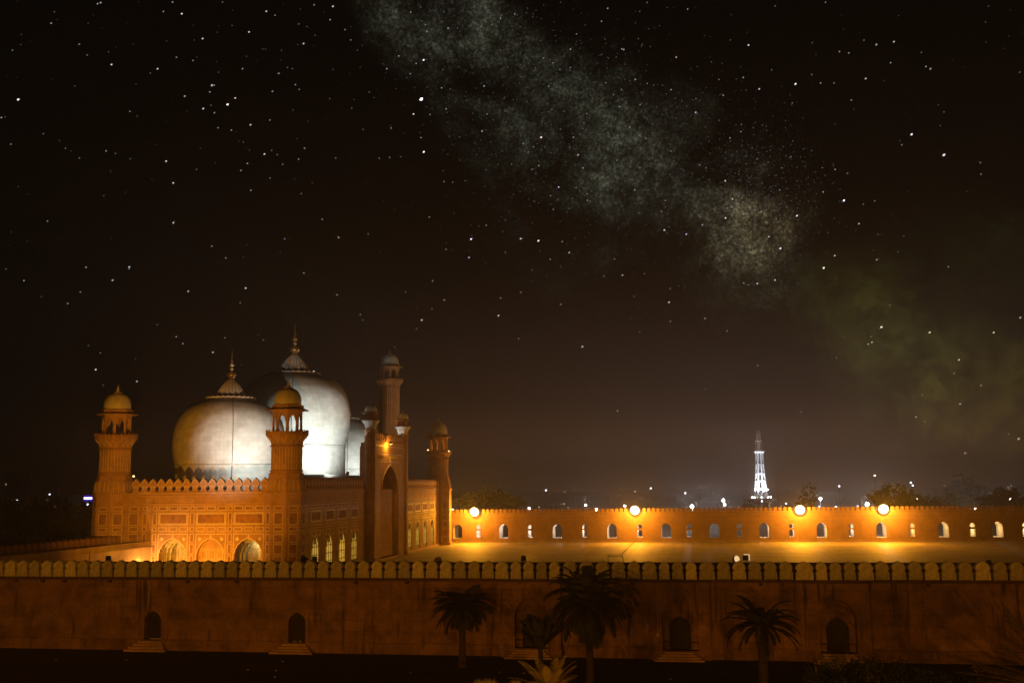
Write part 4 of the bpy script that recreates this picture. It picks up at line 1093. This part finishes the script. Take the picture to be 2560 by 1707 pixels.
def palm(base, ztop, label, rtrunk, nf, ln, seed, els=(-.7, 1.35), droop=1.5, material='frond', ll=.55, lean=(0, 0), skirt=False, nl=52, stiff=.85, lw=1.15):
    rng = random.Random(seed); bx, by = base
    t = thing('date_palm', (bx, by, G), label, 'palm tree')
    H = ztop - G; pts = []; rr = []
    n = 26
    for i in range(n + 1):
        u = i / n; pts.append((bx + lean[0] * u, by + lean[1] * u, G + H * u)); r = rtrunk * (1.12 - .22 * u + (.16 if u < .06 else 0)) * (1.0 + (.08 if i % 2 else -.04))
        if skirt and u > .55: r *= 1 + (u - .55) * 1.6
        rr.append(r)
    mb = MB(); mb.tube(pts, rr, 12); mb.build('trunk', M['trunk'], t, False)
    top = Vector(pts[-1])
    mb = MB()
    for i in range(nf):
        u = (i + .5) / nf; az = i * 2.39996 + rng.uniform(-.2, .2); el = els[0] + (els[1] - els[0]) * (u ** .8) + rng.uniform(-.12, .12)
        frond(mb, top + Vector((cos(az), sin(az), 0)) * rtrunk * .5 + Vector((0, 0, rng.uniform(-.25, .1))), az, el, ln * rng.uniform(.82, 1.1), droop * rng.uniform(.7, 1.2), nl, ll, rng, stiff, lw)
    mb.build('crown', M[material], t)
    if skirt:
        mb = MB()
        for i in range(60):
            a = rng.uniform(0, 2 * pi); z = ztop - rng.uniform(.1, 1.5); r = rtrunk * 1.25
            mb.tube([(top.x + r * cos(a), top.y + r * sin(a), z), (top.x + (r + .16) * cos(a), top.y + (r + .16) * sin(a), z + .22)], [.07, .03], 4)
        mb.build('leaf_base', M['trunk'], t)
    return t
palm((-20.5, 91.6), 3.55, 'dark date palm with a drooping round crown, left of the tall palm', .30, 60, 2.7, 11, (-.9, 1.0), 1.3, ll=.7)
palm((-8.45, 83.4), 4.7, 'tallest date palm, its crown reaching above the battlements', .27, 76, 3.6, 12, (-1.0, 1.42), 1.6, ll=.88)
palm((4.85, 84.6), 3.05, 'thick-trunked date palm with thin arching fronds, right of the doorway', .34, 36, 3.1, 13, (-.35, 1.15), 1.5, skirt=True, ll=.5)
palm((-12.8, 86.5), .6, 'short dark palm with upright fronds, partly behind the pale young palm', .2, 26, 2.9, 14, (.75, 1.45), .5, ll=.55)
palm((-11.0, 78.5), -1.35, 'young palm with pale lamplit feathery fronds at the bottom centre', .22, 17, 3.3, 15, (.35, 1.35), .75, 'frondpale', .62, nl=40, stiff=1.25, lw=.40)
def fan_plant(p, label, seed, h=1.0, group=None, mt='frondpale', n=5):
    rng = random.Random(seed); t = thing('fan_palm', p, label, 'plant', group); p = Vector(p)
    mb = MB(); st = MB()
    for k in range(n):
        az = rng.uniform(0, 2 * pi); el = rng.uniform(.9, 1.5); c = p + Vector((cos(az) * cos(el), sin(az) * cos(el), sin(el))) * h * rng.uniform(.8, 1.1)
        st.tube([p, p.lerp(c, .5) + Vector((0, 0, .04)), c], .02, 4)
        u = Vector((-sin(az), cos(az), 0)); v = (c - p).normalized()
        u = Vector((1, .1, 0))
        for q in range(13):
            a = radians(-105 + q * 17.5); d = u * sin(a) + v * cos(a); e = c + d * .62 * rng.uniform(.8, 1.1)
            wv = (u * cos(a) - v * sin(a)) * .028
            m_ = c.lerp(e, .6); mb.add([c, m_ + wv, e, m_ - wv], ((0, 1, 2, 3),))
    st.build('stalk', M['trunk'], t); mb.build('leaf', M[mt], t)
    return t
FG = 'small fan palms along the bottom edge'
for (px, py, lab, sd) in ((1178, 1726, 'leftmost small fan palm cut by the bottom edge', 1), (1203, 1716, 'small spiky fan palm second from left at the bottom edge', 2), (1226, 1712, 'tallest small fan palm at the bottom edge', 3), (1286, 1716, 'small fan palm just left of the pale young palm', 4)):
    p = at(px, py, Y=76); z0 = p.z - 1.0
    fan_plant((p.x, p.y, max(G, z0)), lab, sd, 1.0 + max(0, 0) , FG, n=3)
def grass_clump(p, label, seed, h, n, mt='frondpale', w=.9, group=None):
    rng = random.Random(seed); t = None; mb = MB(); p = Vector(p)
    for k in range(n):
        a = rng.uniform(0, 2 * pi); r = rng.uniform(0, w * .35); b = p + Vector((r * cos(a), r * sin(a), 0)); hh = h * rng.uniform(.5, 1.1); sp_ = rng.uniform(.1, .8) * w
        tip = b + Vector((cos(a) * sp_, sin(a) * sp_, hh)); mid = b.lerp(tip, .55) + Vector((0, 0, hh * .14)); wv = Vector((-sin(a), cos(a), 0)) * .035 + Vector((.02, 0, 0))
        mb.add([b - wv, b + wv, mid + wv, mid - wv, tip], ((0, 1, 2, 3), (3, 2, 4)))
    o = mb.build('blade_plant', M[mt], loc=p); return tag(o, label, 'plant', group)
BG_ = 'pale bladed plants before the right doorway'
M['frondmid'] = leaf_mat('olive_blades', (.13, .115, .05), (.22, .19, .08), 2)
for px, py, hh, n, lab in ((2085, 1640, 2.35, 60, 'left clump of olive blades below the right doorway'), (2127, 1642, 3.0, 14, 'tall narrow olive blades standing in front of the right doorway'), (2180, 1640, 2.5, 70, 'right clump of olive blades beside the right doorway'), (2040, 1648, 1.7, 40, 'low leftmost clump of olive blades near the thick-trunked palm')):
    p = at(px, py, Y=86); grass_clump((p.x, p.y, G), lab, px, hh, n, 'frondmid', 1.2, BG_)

def crown(mb, c, rx, ry, rz, nclump, nleaf, size, rng, flat=.0):
    for k in range(nclump):
        while True:
            v = Vector((rng.uniform(-1, 1), rng.uniform(-1, 1), rng.uniform(-1, 1)))
            if .35 < v.length < 1: break
        v = v * (.82 + .3 * rng.random())
        cc = Vector(c) + Vector((v.x * rx, v.y * ry, v.z * rz)); cr = rng.uniform(.14, .26) * (rx + rz) / 2
        for q in range(nleaf):
            d = Vector((rng.gauss(0, 1), rng.gauss(0, 1), rng.gauss(0, .8))) * cr * .55; p = cc + d
            u = Vector((rng.gauss(0, 1), rng.gauss(0, 1), rng.gauss(0, 1))).normalized(); w = u.cross(Vector((rng.gauss(0, 1), rng.gauss(0, 1), rng.gauss(0, 1)))).normalized()
            s = size * rng.uniform(.6, 1.3)
            mb.add([p - u * s, p + w * s * .5, p + u * s, p - w * s * .5], ((0, 1, 2, 3),))

def tree(base, lobes, label, seed, trunk_r=.35, size=.3, mt='leaf', nleaf=26, dens=1.0, group=None, name='broadleaf_tree'):
    rng = random.Random(seed); t = thing(name, base, label, 'tree', group)
    b = Vector(base); c0 = Vector(lobes[0][:3])
    mb = MB(); fork = b.lerp(Vector((c0.x, c0.y, c0.z - lobes[0][5])), .75)
    mb.tube([b, b.lerp(fork, .5) + Vector((.1, 0, 0)), fork], [trunk_r * 1.25, trunk_r, trunk_r * .8], 8)
    for lx, ly, lz, rx, ry, rz in lobes:
        for k in range(3):
            e = Vector((lx + rng.uniform(-.5, .5) * rx, ly + rng.uniform(-.5, .5) * ry, lz + rng.uniform(-.2, .6) * rz))
            mb.tube([fork, fork.lerp(e, .5) + Vector((0, 0, .3)), e], [trunk_r * .6, trunk_r * .35, trunk_r * .1], 5)
    mb.build('trunk', M['bark'], t)
    mb = MB()
    for lx, ly, lz, rx, ry, rz in lobes: crown(mb, (lx, ly, lz), rx, ry, rz, int(44 * dens), nleaf, size * 1.1, rng)
    mb.build('crown', M[mt], t)
    return t
TGp = 'trees beyond the far courtyard wall'
def lobes_px(Y, *ls):
    out = []
    for x, y, wx, hz in ls:
        p = at(x, y, Y=Y); k = (Y * 1.0) / F_PX * 1.03
        out.append((p.x, Y, p.z, wx * k, max(wx, hz) * k, hz * k))
    return out
lb = lobes_px(271, (1225, 1243, 42, 30), (1175, 1252, 30, 22), (1280, 1256, 36, 20), (1245, 1265, 60, 18))
tree((lb[0][0], 271, G), lb, 'broad round tree lit orange behind the lamp nearest the mosque', 21, .5, .34, dens=1.15, group=TGp)
lb = lobes_px(270, (2020, 1236, 22, 26), (2008, 1262, 26, 16))
tree((lb[0][0], 270, G), lb, 'small thin tree in the glow right of the white tower', 22, .25, .26, nleaf=16, dens=.7, group=TGp)
lb = lobes_px(271, (2235, 1240, 36, 26), (2200, 1250, 28, 20), (2280, 1250, 26, 22), (2235, 1262, 52, 16))
tree((lb[0][0], 271, G), lb, 'tree glowing orange behind the rightmost lamp', 23, .4, .32, dens=1.1, group=TGp)
lb = lobes_px(300, (2325, 1256, 30, 18), (2350, 1264, 30, 14))
tree((lb[0][0], 300, G), lb, 'low dark tree just right of the orange glowing tree', 24, .35, .32, group=TGp)
lb = lobes_px(310, (2385, 1252, 26, 20), (2412, 1258, 24, 16))
tree((lb[0][0], 310, G), lb, 'dark bushy tree below the tall faint tree', 25, .35, .32, group=TGp)
lb = lobes_px(420, (2410, 1215, 34, 30), (2390, 1236, 30, 22), (2440, 1236, 36, 24))
tree((lb[0][0], 420, G), lb, 'tall faint tree fading in the haze behind the dark trees', 26, .5, .42, dens=.9, group=TGp)
lb = lobes_px(290, (2510, 1240, 40, 20), (2475, 1254, 34, 16), (2550, 1252, 40, 18))
tree((lb[0][0], 290, G), lb, 'dark wide tree at the right edge with a white lamp shining through', 27, .45, .32, dens=1.05, group=TGp)
lb = lobes_px(330, (1876, 1260, 20, 12), (1866, 1268, 16, 8))
tree((lb[0][0], 330, G), lb, 'small dark bush at the left foot of the white tower', 28, .2, .26, nleaf=18, dens=.6, group=TGp)
LTG = 'dark trees left of the mosque'
for Y, ls, lab, sd in ((175, ((195, 1300, 52, 44), (160, 1318, 60, 36)), 'black tree mass beside the leftmost minaret', 31), (190, ((60, 1290, 80, 46), (15, 1285, 60, 46)), 'dark round tree at the far left edge', 32), (205, ((125, 1276, 55, 30), (90, 1300, 60, 40)), 'dark tree between the left edge tree and the minaret', 33)):
    lb = lobes_px(Y, *ls); tree((lb[0][0], Y, G), lb, lab, sd, .4, .26, 'leafdark', 30, 1.6, LTG)
# black bush crown in the lower right foreground
p = at(2215, 1706, Y=46)
tree((p.x, 46, G), [(p.x, 46, p.z - .1, 3.0, 2.4, 1.0), (p.x - 2.0, 46.5, p.z - .5, 1.8, 1.8, .8), (p.x + 2.6, 46, p.z - .5, 2.2, 2, .8), (p.x, 46.2, p.z - 1.7, 2.6, 2, 1.1), (p.x + .3, 46.2, p.z - 3.2, 1.7, 1.5, 1.2)], 'black leafy treetop in the lower right foreground', 41, .2, .055, 'leafdark', 150, 1.9, name='dark_tree')
# feathery tree at the right edge
rng = random.Random(51)
ft = thing('feathery_tree', (26.5, 86.0, G), 'wispy feathery tree with fanning stems at the lower right edge', 'tree')
mb = MB(); lf = MB()
for k in range(26):
    a = rng.uniform(pi * .42, pi * .95); ln_ = rng.uniform(4.0, 8.2); yy = rng.uniform(-.7, .7)
    b = Vector((26.5 + rng.uniform(-.3, .3), 86, G)); pts = [b]; p = b.copy(); el = a
    for i in range(9):
        p = p + Vector((cos(el) * ln_ / 9, yy * ln_ / 18, sin(el) * ln_ / 9)); el += rng.uniform(-.03, .07); pts.append(p.copy())
    mb.tube(pts, [.05 * (1 - i / 10.5) for i in range(10)], 4)
    for i in range(2, 10):
        for q in range(60):
            c = pts[i].lerp(pts[i - 1], rng.random()); d = Vector((rng.gauss(0, 1), rng.gauss(0, .8), rng.gauss(.3, .7))).normalized(); l = rng.uniform(.14, .42)
            wv = Vector((rng.gauss(0, 1), rng.gauss(0, 1), rng.gauss(0, 1))).normalized() * .02
            lf.add([c - wv, c + wv, c + d * l], ((0, 1, 2),))
mb.build('trunk', plain('pale_twigs', (.22, .15, .08)), ft); lf.build('crown', M['feather'], ft)
# litter on the earth
LG = 'scraps of litter on the dark ground'
for k, (px, py) in enumerate(((707, 1653), (690, 1676), (687, 1692), (1026, 1681), (1310, 1683), (316, 1650), (1676, 1697), (1248, 1680), (140, 1648), (620, 1674))):
    p = at(px, py, Z=G); r = random.Random(k)
    mb = MB(); n = 6; ring = [(p.x + .14 * r.uniform(.6, 1.4) * cos(i * pi / 3), p.y + .14 * r.uniform(.6, 1.4) * sin(i * pi / 3), G + .01) for i in range(n)]
    mb.add(ring + [(p.x, p.y, G + .10)], [(i, (i + 1) % n, n) for i in range(n)])
    tag(mb.build('litter', plain('crumpled_paper', (.4, .36, .3)) if k == 0 else bpy.data.materials['crumpled_paper'], loc=(p.x, p.y, G)), 'pale scrap of litter lying on the dark earth below the wall', 'litter', LG)

# ================================================================== THE CITY BEYOND
def lamp_post(px, py, Y, label, col, I, head, r=.35, group=None, name='street_lamp'):
    p = at(px, py, Y=Y)
    t = thing(name, (p.x, p.y, G), label, 'street lamp', group)
    mb = MB(); mb.tube([(p.x, p.y, G), (p.x, p.y, p.z - r * .6)], [.14, .08], 6); mb.build('pole', M['steel'], t)
    mb = MB(); mb.lathe([(.1, -r * .9), (r * .8, -r * .5), (r, 0), (r * .7, r * .6), (0, r * .85)], 10, p); mb.build('lamp_head', M[head], t, True)
    if I: light('lamp_or_fill_light', t, 'POINT', p + Vector((0, -r - .05, 0)), I, col, radius=r * .8)
    return t
SG = 'white lamps in the park beyond the courtyard wall'
BW = (.82, .90, 1.0)
BIG = [(1464, 1262, 400, 'white lamp left of the second orange floodlight', 380, .55), (1491, 1273, 340, 'bluish lamp just over the battlements left of the second orange floodlight', 420, .6),
       (1730, 1265, 360, 'strong white lamp between the second floodlight and the white tower', 1500, .8), (1808, 1251, 420, 'high white lamp left of the white tower', 1500, .8),
       (1812, 1261, 400, 'lower white lamp just under the high one left of the white tower', 350, .45),
       (2051, 1246, 420, 'white lamp high in the glow right of the white tower', 1100, .75), (2168, 1260, 330, 'very bright white lamp left of the rightmost orange floodlight', 1900, .85),
       (2225, 1254, 360, 'small white lamp just above the rightmost orange floodlight', 240, .5), (2525, 1247, 300, 'white lamp shining through the dark tree at the right edge', 330, .5),
       (2439, 1272, 300, 'white lamp low between the dark trees at the right', 420, .4), (1323, 1270, 380, 'paired bluish lamp right of the broad round tree', 200, .5),
       (1132, 1274, 380, 'white lamp beside the far corner minaret', 70, .55), (2293, 1246, 400, 'warm white lamp behind the orange glowing tree', 90, .5), (1562, 1264, 400, 'pale lamp just left of the second orange floodlight', 150, .5)]
for px, py, Y, lab, I, r in BIG: lamp_post(px, py, Y, lab, BW, I * (.85 if I > 1000 else .62), 'lens_white', r * .72, SG)
SM = [(1365, 1225), (1627, 1220), (1420, 1273), (1306, 1274), (1713, 1232), (1965, 1258), (2048, 1266), (2089, 1266), (2144, 1265), (2317, 1264), (2282, 1213), (2277, 1206), (1920, 1223), (1905, 1252), (12, 1253), (30, 1252), (42, 1250), (124, 1235), (219, 1260), (235, 1263), (2098, 1215), (2187, 1188)]
for px, py in SM: lamp_post(px, py, 520 + (px * 7 % 90), 'small clear point of light in the dark city beyond the walls', None, 0, 'lens_small', .42, 'small clear lights of the city', 'city_lamp')
rng = random.Random(61)
FA = [(1616, 1233), (1636, 1267), (1656, 1266), (1550, 1238), (1478, 1222), (1412, 1229), (1552, 1222), (1778, 1212), (1816, 1220), (1797, 1236), (2075, 1263), (2178, 1212), (2184, 1213), (2204, 1211), (2328, 1213), (2310, 1228), (2326, 1229), (2408, 1241), (2414, 1243), (2528, 1214), (1940, 1212), (1965, 1219), (1874, 1216), (2520, 1218), (2550, 1241), (28, 1207), (2240, 1250), (2290, 1262)]
FA += [(rng.uniform(1340, 2540), 1268 - 56 * rng.random() ** 1.8) for _ in range(120)]
for px, py in FA: lamp_post(px, py, rng.uniform(640, 900), 'tiny faint point of light in the hazy city beyond the walls', None, 0, 'lens_faint', rng.uniform(.16, .36), 'tiny faint lights of the city', 'city_lamp')
t = lamp_post(334, 1190, 300, 'single orange lamp beyond the parapet beside the leftmost minaret', SODIUM, 0, 'lens_warm', .3, None, 'city_lamp')
# pale houses in the haze
M['house'] = plain('pale_house_wall', (.36, .30, .26), .9); M['housewin'] = emit('lit_house_window', (1, .72, .4), .35); M['housedark'] = plain('dark_house_window', (.04, .04, .05), .4)
HG = 'faint flat-roofed houses of the city'
HS = [(1500, 1248, 640, 26, 'faint low house left of the second orange floodlight'), (1560, 1252, 700, 30, 'faint house directly behind the second orange floodlight'), (1660, 1243, 680, 30, 'faint house between the second floodlight and the strong white lamp'), (1770, 1256, 620, 24, 'faint house between the two strong white lamps'), (2060, 1248, 640, 22, 'faint house under the high white lamp right of the tower'), (2120, 1252, 700, 30, 'faint house left of the very bright white lamp'), (2352, 1234, 560, 26, 'pale house front above the low dark tree at the right'), (1440, 1240, 760, 30, 'faint house farthest left beyond the round tree'), (1980, 1236, 760, 30, 'faint house behind the small thin tree'), (30, 1180, 700, 26, 'tall dim building at the left edge'), (140, 1240, 520, 40, 'dim low building left of the blue sign')]
for px, py, Y, w, lab in HS:
    p = at(px, py, Y=Y); hw = w * Y / F_PX / 2 * 1.9
    t = thing('house', (p.x, Y, G), lab, 'house', HG)
    mb = MB(); mb.box(p.x - hw, p.x + hw, Y, Y + 12, G, p.z); mb.build('wall', M['house'], t)
    mb = MB(); mb.box(p.x - hw - .3, p.x + hw + .3, Y - .3, Y + 12.3, p.z, p.z + .5); mb.box(p.x - hw * .4, p.x - hw * .1, Y + 2, Y + 5, p.z + .5, p.z + 2.2); mb.build('roof', M['concrete'], t)
    rr = random.Random(px); n = max(2, int(hw / 2)); nz = max(1, int((p.z - G - 3) / 3.2)); 
    for i in range(n):
        for j in range(nz):
            if rr.random() < .35: continue
            x = p.x - hw + (i + .5) * 2 * hw / n; z = p.z - 2.4 - 3.2 * j
            if z < G + 5: continue
            mb = MB(); mb.box(x - .6, x + .6, Y - .06, Y, z - .7, z + .7); mb.build('window', M['housewin'] if rr.random() < .25 else M['housedark'], t)
# blue-white sign left of the mosque
c = at(221, 1245, Y=420); l_, r_ = at(209, 1245, Y=420), at(232, 1245, Y=420)
t = thing('lit_sign', (c.x, 420, G), 'long blue-white lit sign in the dark left of the mosque', 'sign')
mb = MB(); mb.box(l_.x, r_.x, 420, 420.4, c.z - 1.3, c.z + 1.3); mb.build('sign_board', M['signblue'], t)
mb = MB(); n = 8
for k in range(n): mb.box(l_.x + .3 + k * (r_.x - l_.x - .5) / n, l_.x + .22 + (k + .88) * (r_.x - l_.x - .5) / n, 419.8, 419.98, c.z - .42, c.z + .42)
mb.build('sign_tube', M['sign'], t)
mb = MB(); mb.box(l_.x + .3, l_.x + .7, 420.5, 420.8, G, c.z - 1.0); mb.box(r_.x - .7, r_.x - .3, 420.5, 420.8, G, c.z - 1.0); mb.box(r_.x + .1, r_.x + 2.2, 420, 422, c.z - 1.6, c.z + 1.6); mb.build('support', M['concrete'], t)

# ================================================================== STARS
STARS = {(0, 0): '120,637,4 82,315,2 335,139,2 576,139,1 638,12,2 658,5,3 1068,63,2 1188,78,3 1128,2,2 1454,2,2 1521,54,1 1740,62,3 1797,88,2 1627,197,3 1324,240,3 1418,198,1 1416,390,1 729,409,3 1030,437,3 983,465,2 1153,362,2 1261,383,2 1285,361,1 1385,545,4 1400,544,2 1371,588,2 1207,616,3 1328,697,3 1401,724,2 1487,670,4 1537,628,3 1512,837,2 1425,822,2 1637,803,3 1735,310,1 1717,308,1 1610,356,1 1585,437,2 1878,429,2 1910,436,2 1823,467,2 1835,380,1 1838,317,1 1983,273,3 1946,280,1 1930,541,2 1955,572,2 1780,585,3 1763,772,2 1915,707,1 2154,633,2 2014,780,1 1990,956,2 1728,994,3 1775,970,2 1811,998,2 1617,1055,2 1574,1101,2 1846,1061,2 1951,1027,2 1764,1150,2 1639,1230,3 1968,1252,2 2040,1180,1 2105,1420,2 1408,1051,1 1284,1094,2 1086,1040,3 1132,1182,3 1133,1442,3 1022,933,1 852,1025,2 755,990,2 694,973,2 519,1019,2 464,973,1 428,955,2 284,860,2 72,928,2 10,755,2 137,278,1 140,212,1 519,276,2 870,274,1 710,326,1 489,549,1 849,715,2 897,746,1 311,1430,2 181,1253,1 121,1205,1 723,1105,1 2193,1020,2 2212,1538,3 1860,1547,2 2175,30,3 2157,117,2 2052,20,2 1952,145,2 2005,162,1',
 (860, 0): '505,636,6 520,380,4 542,194,2 532,150,2 436,68,2 418,285,2 358,354,2 471,403,2 280,437,2 433,470,2 411,496,1 165,590,2 340,567,1 462,560,1 638,562,2 693,570,2 454,733,3 562,736,2 668,699,2 308,825,2 125,833,2 388,858,1 503,887,2 521,980,4 709,932,1 902,844,3 915,550,3 1365,400,2 1044,791,1 1009,752,1 935,733,2 1288,885,4 1239,947,2 1203,981,2 1170,927,2 1227,1094,2 1272,1069,2 1095,1060,2 1004,1061,2 1498,885,2 1529,1000,3 1567,792,2 1585,730,2 1786,873,2 1866,818,2 1783,1034,2 1562,1085,2 1402,1210,3 1349,1266,2 1517,1213,2 1586,1254,2 1590,1296,2 1608,1302,2 1367,1356,2 1899,1228,2 1933,1084,2 2098,1297,2 2073,1369,2 2092,1490,3 2236,1517,3 2135,975,2 1973,892,2 1800,685,2 1836,625,1 1760,607,2 1812,573,2 1711,528,2 1410,442,2 1479,430,2 1479,310,3 1519,210,2 1682,127,2 1722,43,2 1991,178,1 1827,312,3 1815,308,2 1902,507,3 1980,534,2 2136,574,2 2170,362,3 1980,5,2 2111,37,1 1303,368,2 1337,552,2 1388,557,2 1022,108,2 1115,80,2 653,66,2 680,172,2 741,172,2 298,1016,2 231,1021,2 814,1075,1 654,1174,2 710,1178,2 557,1405,2 929,1459,2 830,1548,3 1270,1558,3 1155,1546,2 158,1514,2 50,695,2 65,638,1 106,427,1 44,249,2 7,182,2 45,165,1 1934,673,2 1108,1256,1 333,1357,1',
 (1700, 0): '1723,999,5 754,536,4 1512,865,4 447,283,3 1282,279,3 1396,260,3 1201,250,2 1576,330,2 1606,422,2 1635,437,3 1375,398,2 1212,501,3 1041,325,2 1102,334,2 860,475,2 918,530,2 1005,530,2 865,267,1 1119,641,2 1134,700,1 733,660,2 517,569,3 598,444,2 413,494,2 254,507,2 282,610,2 104,633,2 102,722,3 400,801,2 397,848,2 325,888,2 502,1024,2 723,1011,2 663,1084,2 929,1083,2 1013,1094,2 1093,1119,2 934,1241,2 1070,1296,4 1197,1321,2 1271,1299,2 763,1396,4 1168,1448,3 1961,1049,2 1965,1124,2 1965,1178,1 295,1168,3 343,1287,3 307,1347,2 334,1340,2 297,1411,3 146,1456,3 41,1517,3 580,1533,3 629,1417,2 651,1228,2 486,1360,2 452,1342,2 530,1370,2 463,1501,2 501,1562,2 128,1065,2 169,1084,2 621,27,2 950,3,2 1448,933,2 1437,905,1 1686,673,1 49,48,2 440,200,1 1334,514,1 2168,1422,1 396,425,1 495,652,1 194,362,1',
 (0, 560): '845,266,3 844,278,2 736,353,3 563,269,2 157,355,2 443,505,2 526,430,2 618,386,1 270,460,1 1230,426,3 1384,131,2 1475,208,2 1591,203,1 1605,405,3 1569,501,2 1985,307,2 1888,76,1 1186,507,1 1027,643,2 1152,722,2 1195,767,2 1469,729,2 1720,744,2 1391,824,3 656,827,2 626,936,3 895,1013,3 2049,948,3 2117,959,1 2143,615,1 2202,449,2 1830,172,1 727,82,1 1690,712,1 1898,593,1',
 (860, 560): '830,86,4 1270,96,4 1154,83,3 816,206,3 666,153,2 667,109,1 506,160,1 438,163,1 236,168,1 1054,172,2 1471,174,3 1346,217,2 1425,102,2 1227,288,2 1697,328,2 1819,321,3 1962,312,2 1767,215,2 402,432,2 579,360,2 655,483,3 1023,470,2 1155,433,2 1415,511,3 1009,585,3 508,614,4 474,670,2 574,540,2 475,530,1 445,584,1 278,562,1 107,577,2 123,613,2 332,792,2 816,555,1 857,564,1 1894,459,2 2123,498,3 2130,408,2 1872,603,2 2132,622,2 1931,690,2 1719,663,1 1557,787,4 1610,818,1 1402,651,1 1140,735,2 776,926,2 909,968,1 1146,1067,2 1237,1245,2 1268,1282,2 1787,1206,3 1563,1150,1 1458,1506,1 2217,412,1 1688,152,1 203,1058,1',
 (1700, 560): '655,146,4 938,273,4 1010,193,3 1284,220,3 1423,168,2 1752,265,2 620,353,3 505,376,3 448,384,2 416,372,2 500,100,2 410,133,2 393,160,2 455,168,2 22,411,1 163,603,2 307,684,2 740,495,1 463,534,1 1315,659,4 1303,671,2 1247,721,2 1253,758,3 1229,770,3 1630,694,4 1370,516,2 1066,724,2 1021,858,2 752,865,2 506,910,3 166,1064,3 790,1211,3 823,1333,2 614,1278,1 2048,694,3 2222,597,3 1662,598,2 1821,872,3 1790,960,2 1966,1039,3 1899,1039,2 1581,1101,2 1829,1160,3 1541,1245,3 1596,1275,3 2116,1303,2 2145,1356,3 2211,1387,4 1863,1480,4 1062,1007,1 1365,1001,1 1415,744,1 1457,765,1 1563,625,1 1523,622,1'}
sv, sf, scol = [], [], []
RS = 7000.0
def star(px, py, mag, col):
    d = ray(px, py).normalized()
    if d.z < .012: return
    r = RS / F_PX * {1: 1.1, 2: 1.5, 3: 1.95, 4: 2.5, 5: 3.2, 6: 4.0}.get(mag, mag)
    u = d.cross(Vector((0, 0, 1))).normalized(); v = u.cross(d).normalized(); c = d * RS
    e1 = (u * .8 + v * .6); e2 = (u * -.6 + v * .8)
    o = len(sv)
    for s, e in ((1.25, e1), (.85, e2), (-1.25, e1), (-.85, e2)): sv.append(tuple(c + e * (r * s)))
    sv.append(tuple(c + d * r * .8)); sv.append(tuple(c - d * r * .8))
    for a, b in ((0, 1), (1, 2), (2, 3), (3, 0)): sf.extend([(o + a, o + b, o + 4), (o + b, o + a, o + 5)]); scol.extend([col, col])
rng = random.Random(77)
PAL = [(1, 1, 1)] * 6 + [(.9, .94, 1)] * 3 + [(1, .85, .95)] * 2 + [(1, .7, .8), (1, .8, .55), (.85, .7, 1)]
for (ox, oy), txt in STARS.items():
    for tok in txt.split():
        x, y, mg = map(int, tok.split(','))
        X, Y = ox + x / 2.613, oy + y / 2.613
        b = {1: .15, 2: .42, 3: .95, 4: 1.5, 5: 2.2, 6: 3.0}[mg] * rng.uniform(.35, 1.3)
        c = rng.choice(PAL)
        if Y > 500 and X > 2050: c = rng.choice([(1, .9, .6), (1, .85, .5), (1, 1, .9)])
        star(X, Y, mg, tuple(q * b for q in c))
for k in range(900):       # the sky all round, faint
    X, Y = rng.uniform(-700, 3300), rng.uniform(-900, 1150); b = .02 + .16 * rng.random() ** 3; c = rng.choice(PAL)
    star(X, Y, rng.choice((1.2, 1.5)), tuple(q * b for q in c))
for k in range(4200):      # crowded along the Milky Way
    x, y, rad_, c_ = rng.choice(CLOUDS[:21]); X, Y = rng.gauss(x + 30, rad_ * .62), rng.gauss(y - 20, rad_ * .55); b = .010 + .14 * rng.random() ** 4
    star(X, Y, rng.uniform(.9, 1.5), tuple(q * b for q in rng.choice(PAL)))
me = bpy.data.meshes.new('stars'); me.from_pydata(sv, [], sf)
at_ = me.attributes.new('starlight', 'FLOAT_COLOR', 'FACE'); at_.data.foreach_set('color', [v for c in scol for v in (*c, 1)])
ms = bpy.data.materials.new('starlight'); ms.use_nodes = True; t = ms.node_tree; t.nodes.remove(t.nodes['Principled BSDF'])
an = nd(t, 'ShaderNodeAttribute', attribute_name='starlight'); e = nd(t, 'ShaderNodeEmission'); t.links.new(an.outputs['Color'], e.inputs[0]); t.links.new(e.outputs[0], t.nodes['Material Output'].inputs[0])
ms.cycles.emission_sampling = 'NONE'; me.materials.append(ms)
so = bpy.data.objects.new('stars', me); C.objects.link(so); tag(so, kind='stuff')

# ================================================================== HAZE
mb = MB(); mb.box(-2450, 2450, -200, 2950, G - 1, 64)
hz = bpy.data.materials.new('night_smog'); hz.use_nodes = True; t = hz.node_tree; t.nodes.remove(t.nodes['Principled BSDF'])
pv = nd(t, 'ShaderNodeVolumePrincipled'); pv.inputs['Color'].default_value = (.88, .84, .82, 1); pv.inputs['Density'].default_value = .00075; pv.inputs['Anisotropy'].default_value = .3
t.links.new(pv.outputs[0], t.nodes['Material Output'].inputs['Volume'])
tag(mb.build('haze', hz), kind='stuff')
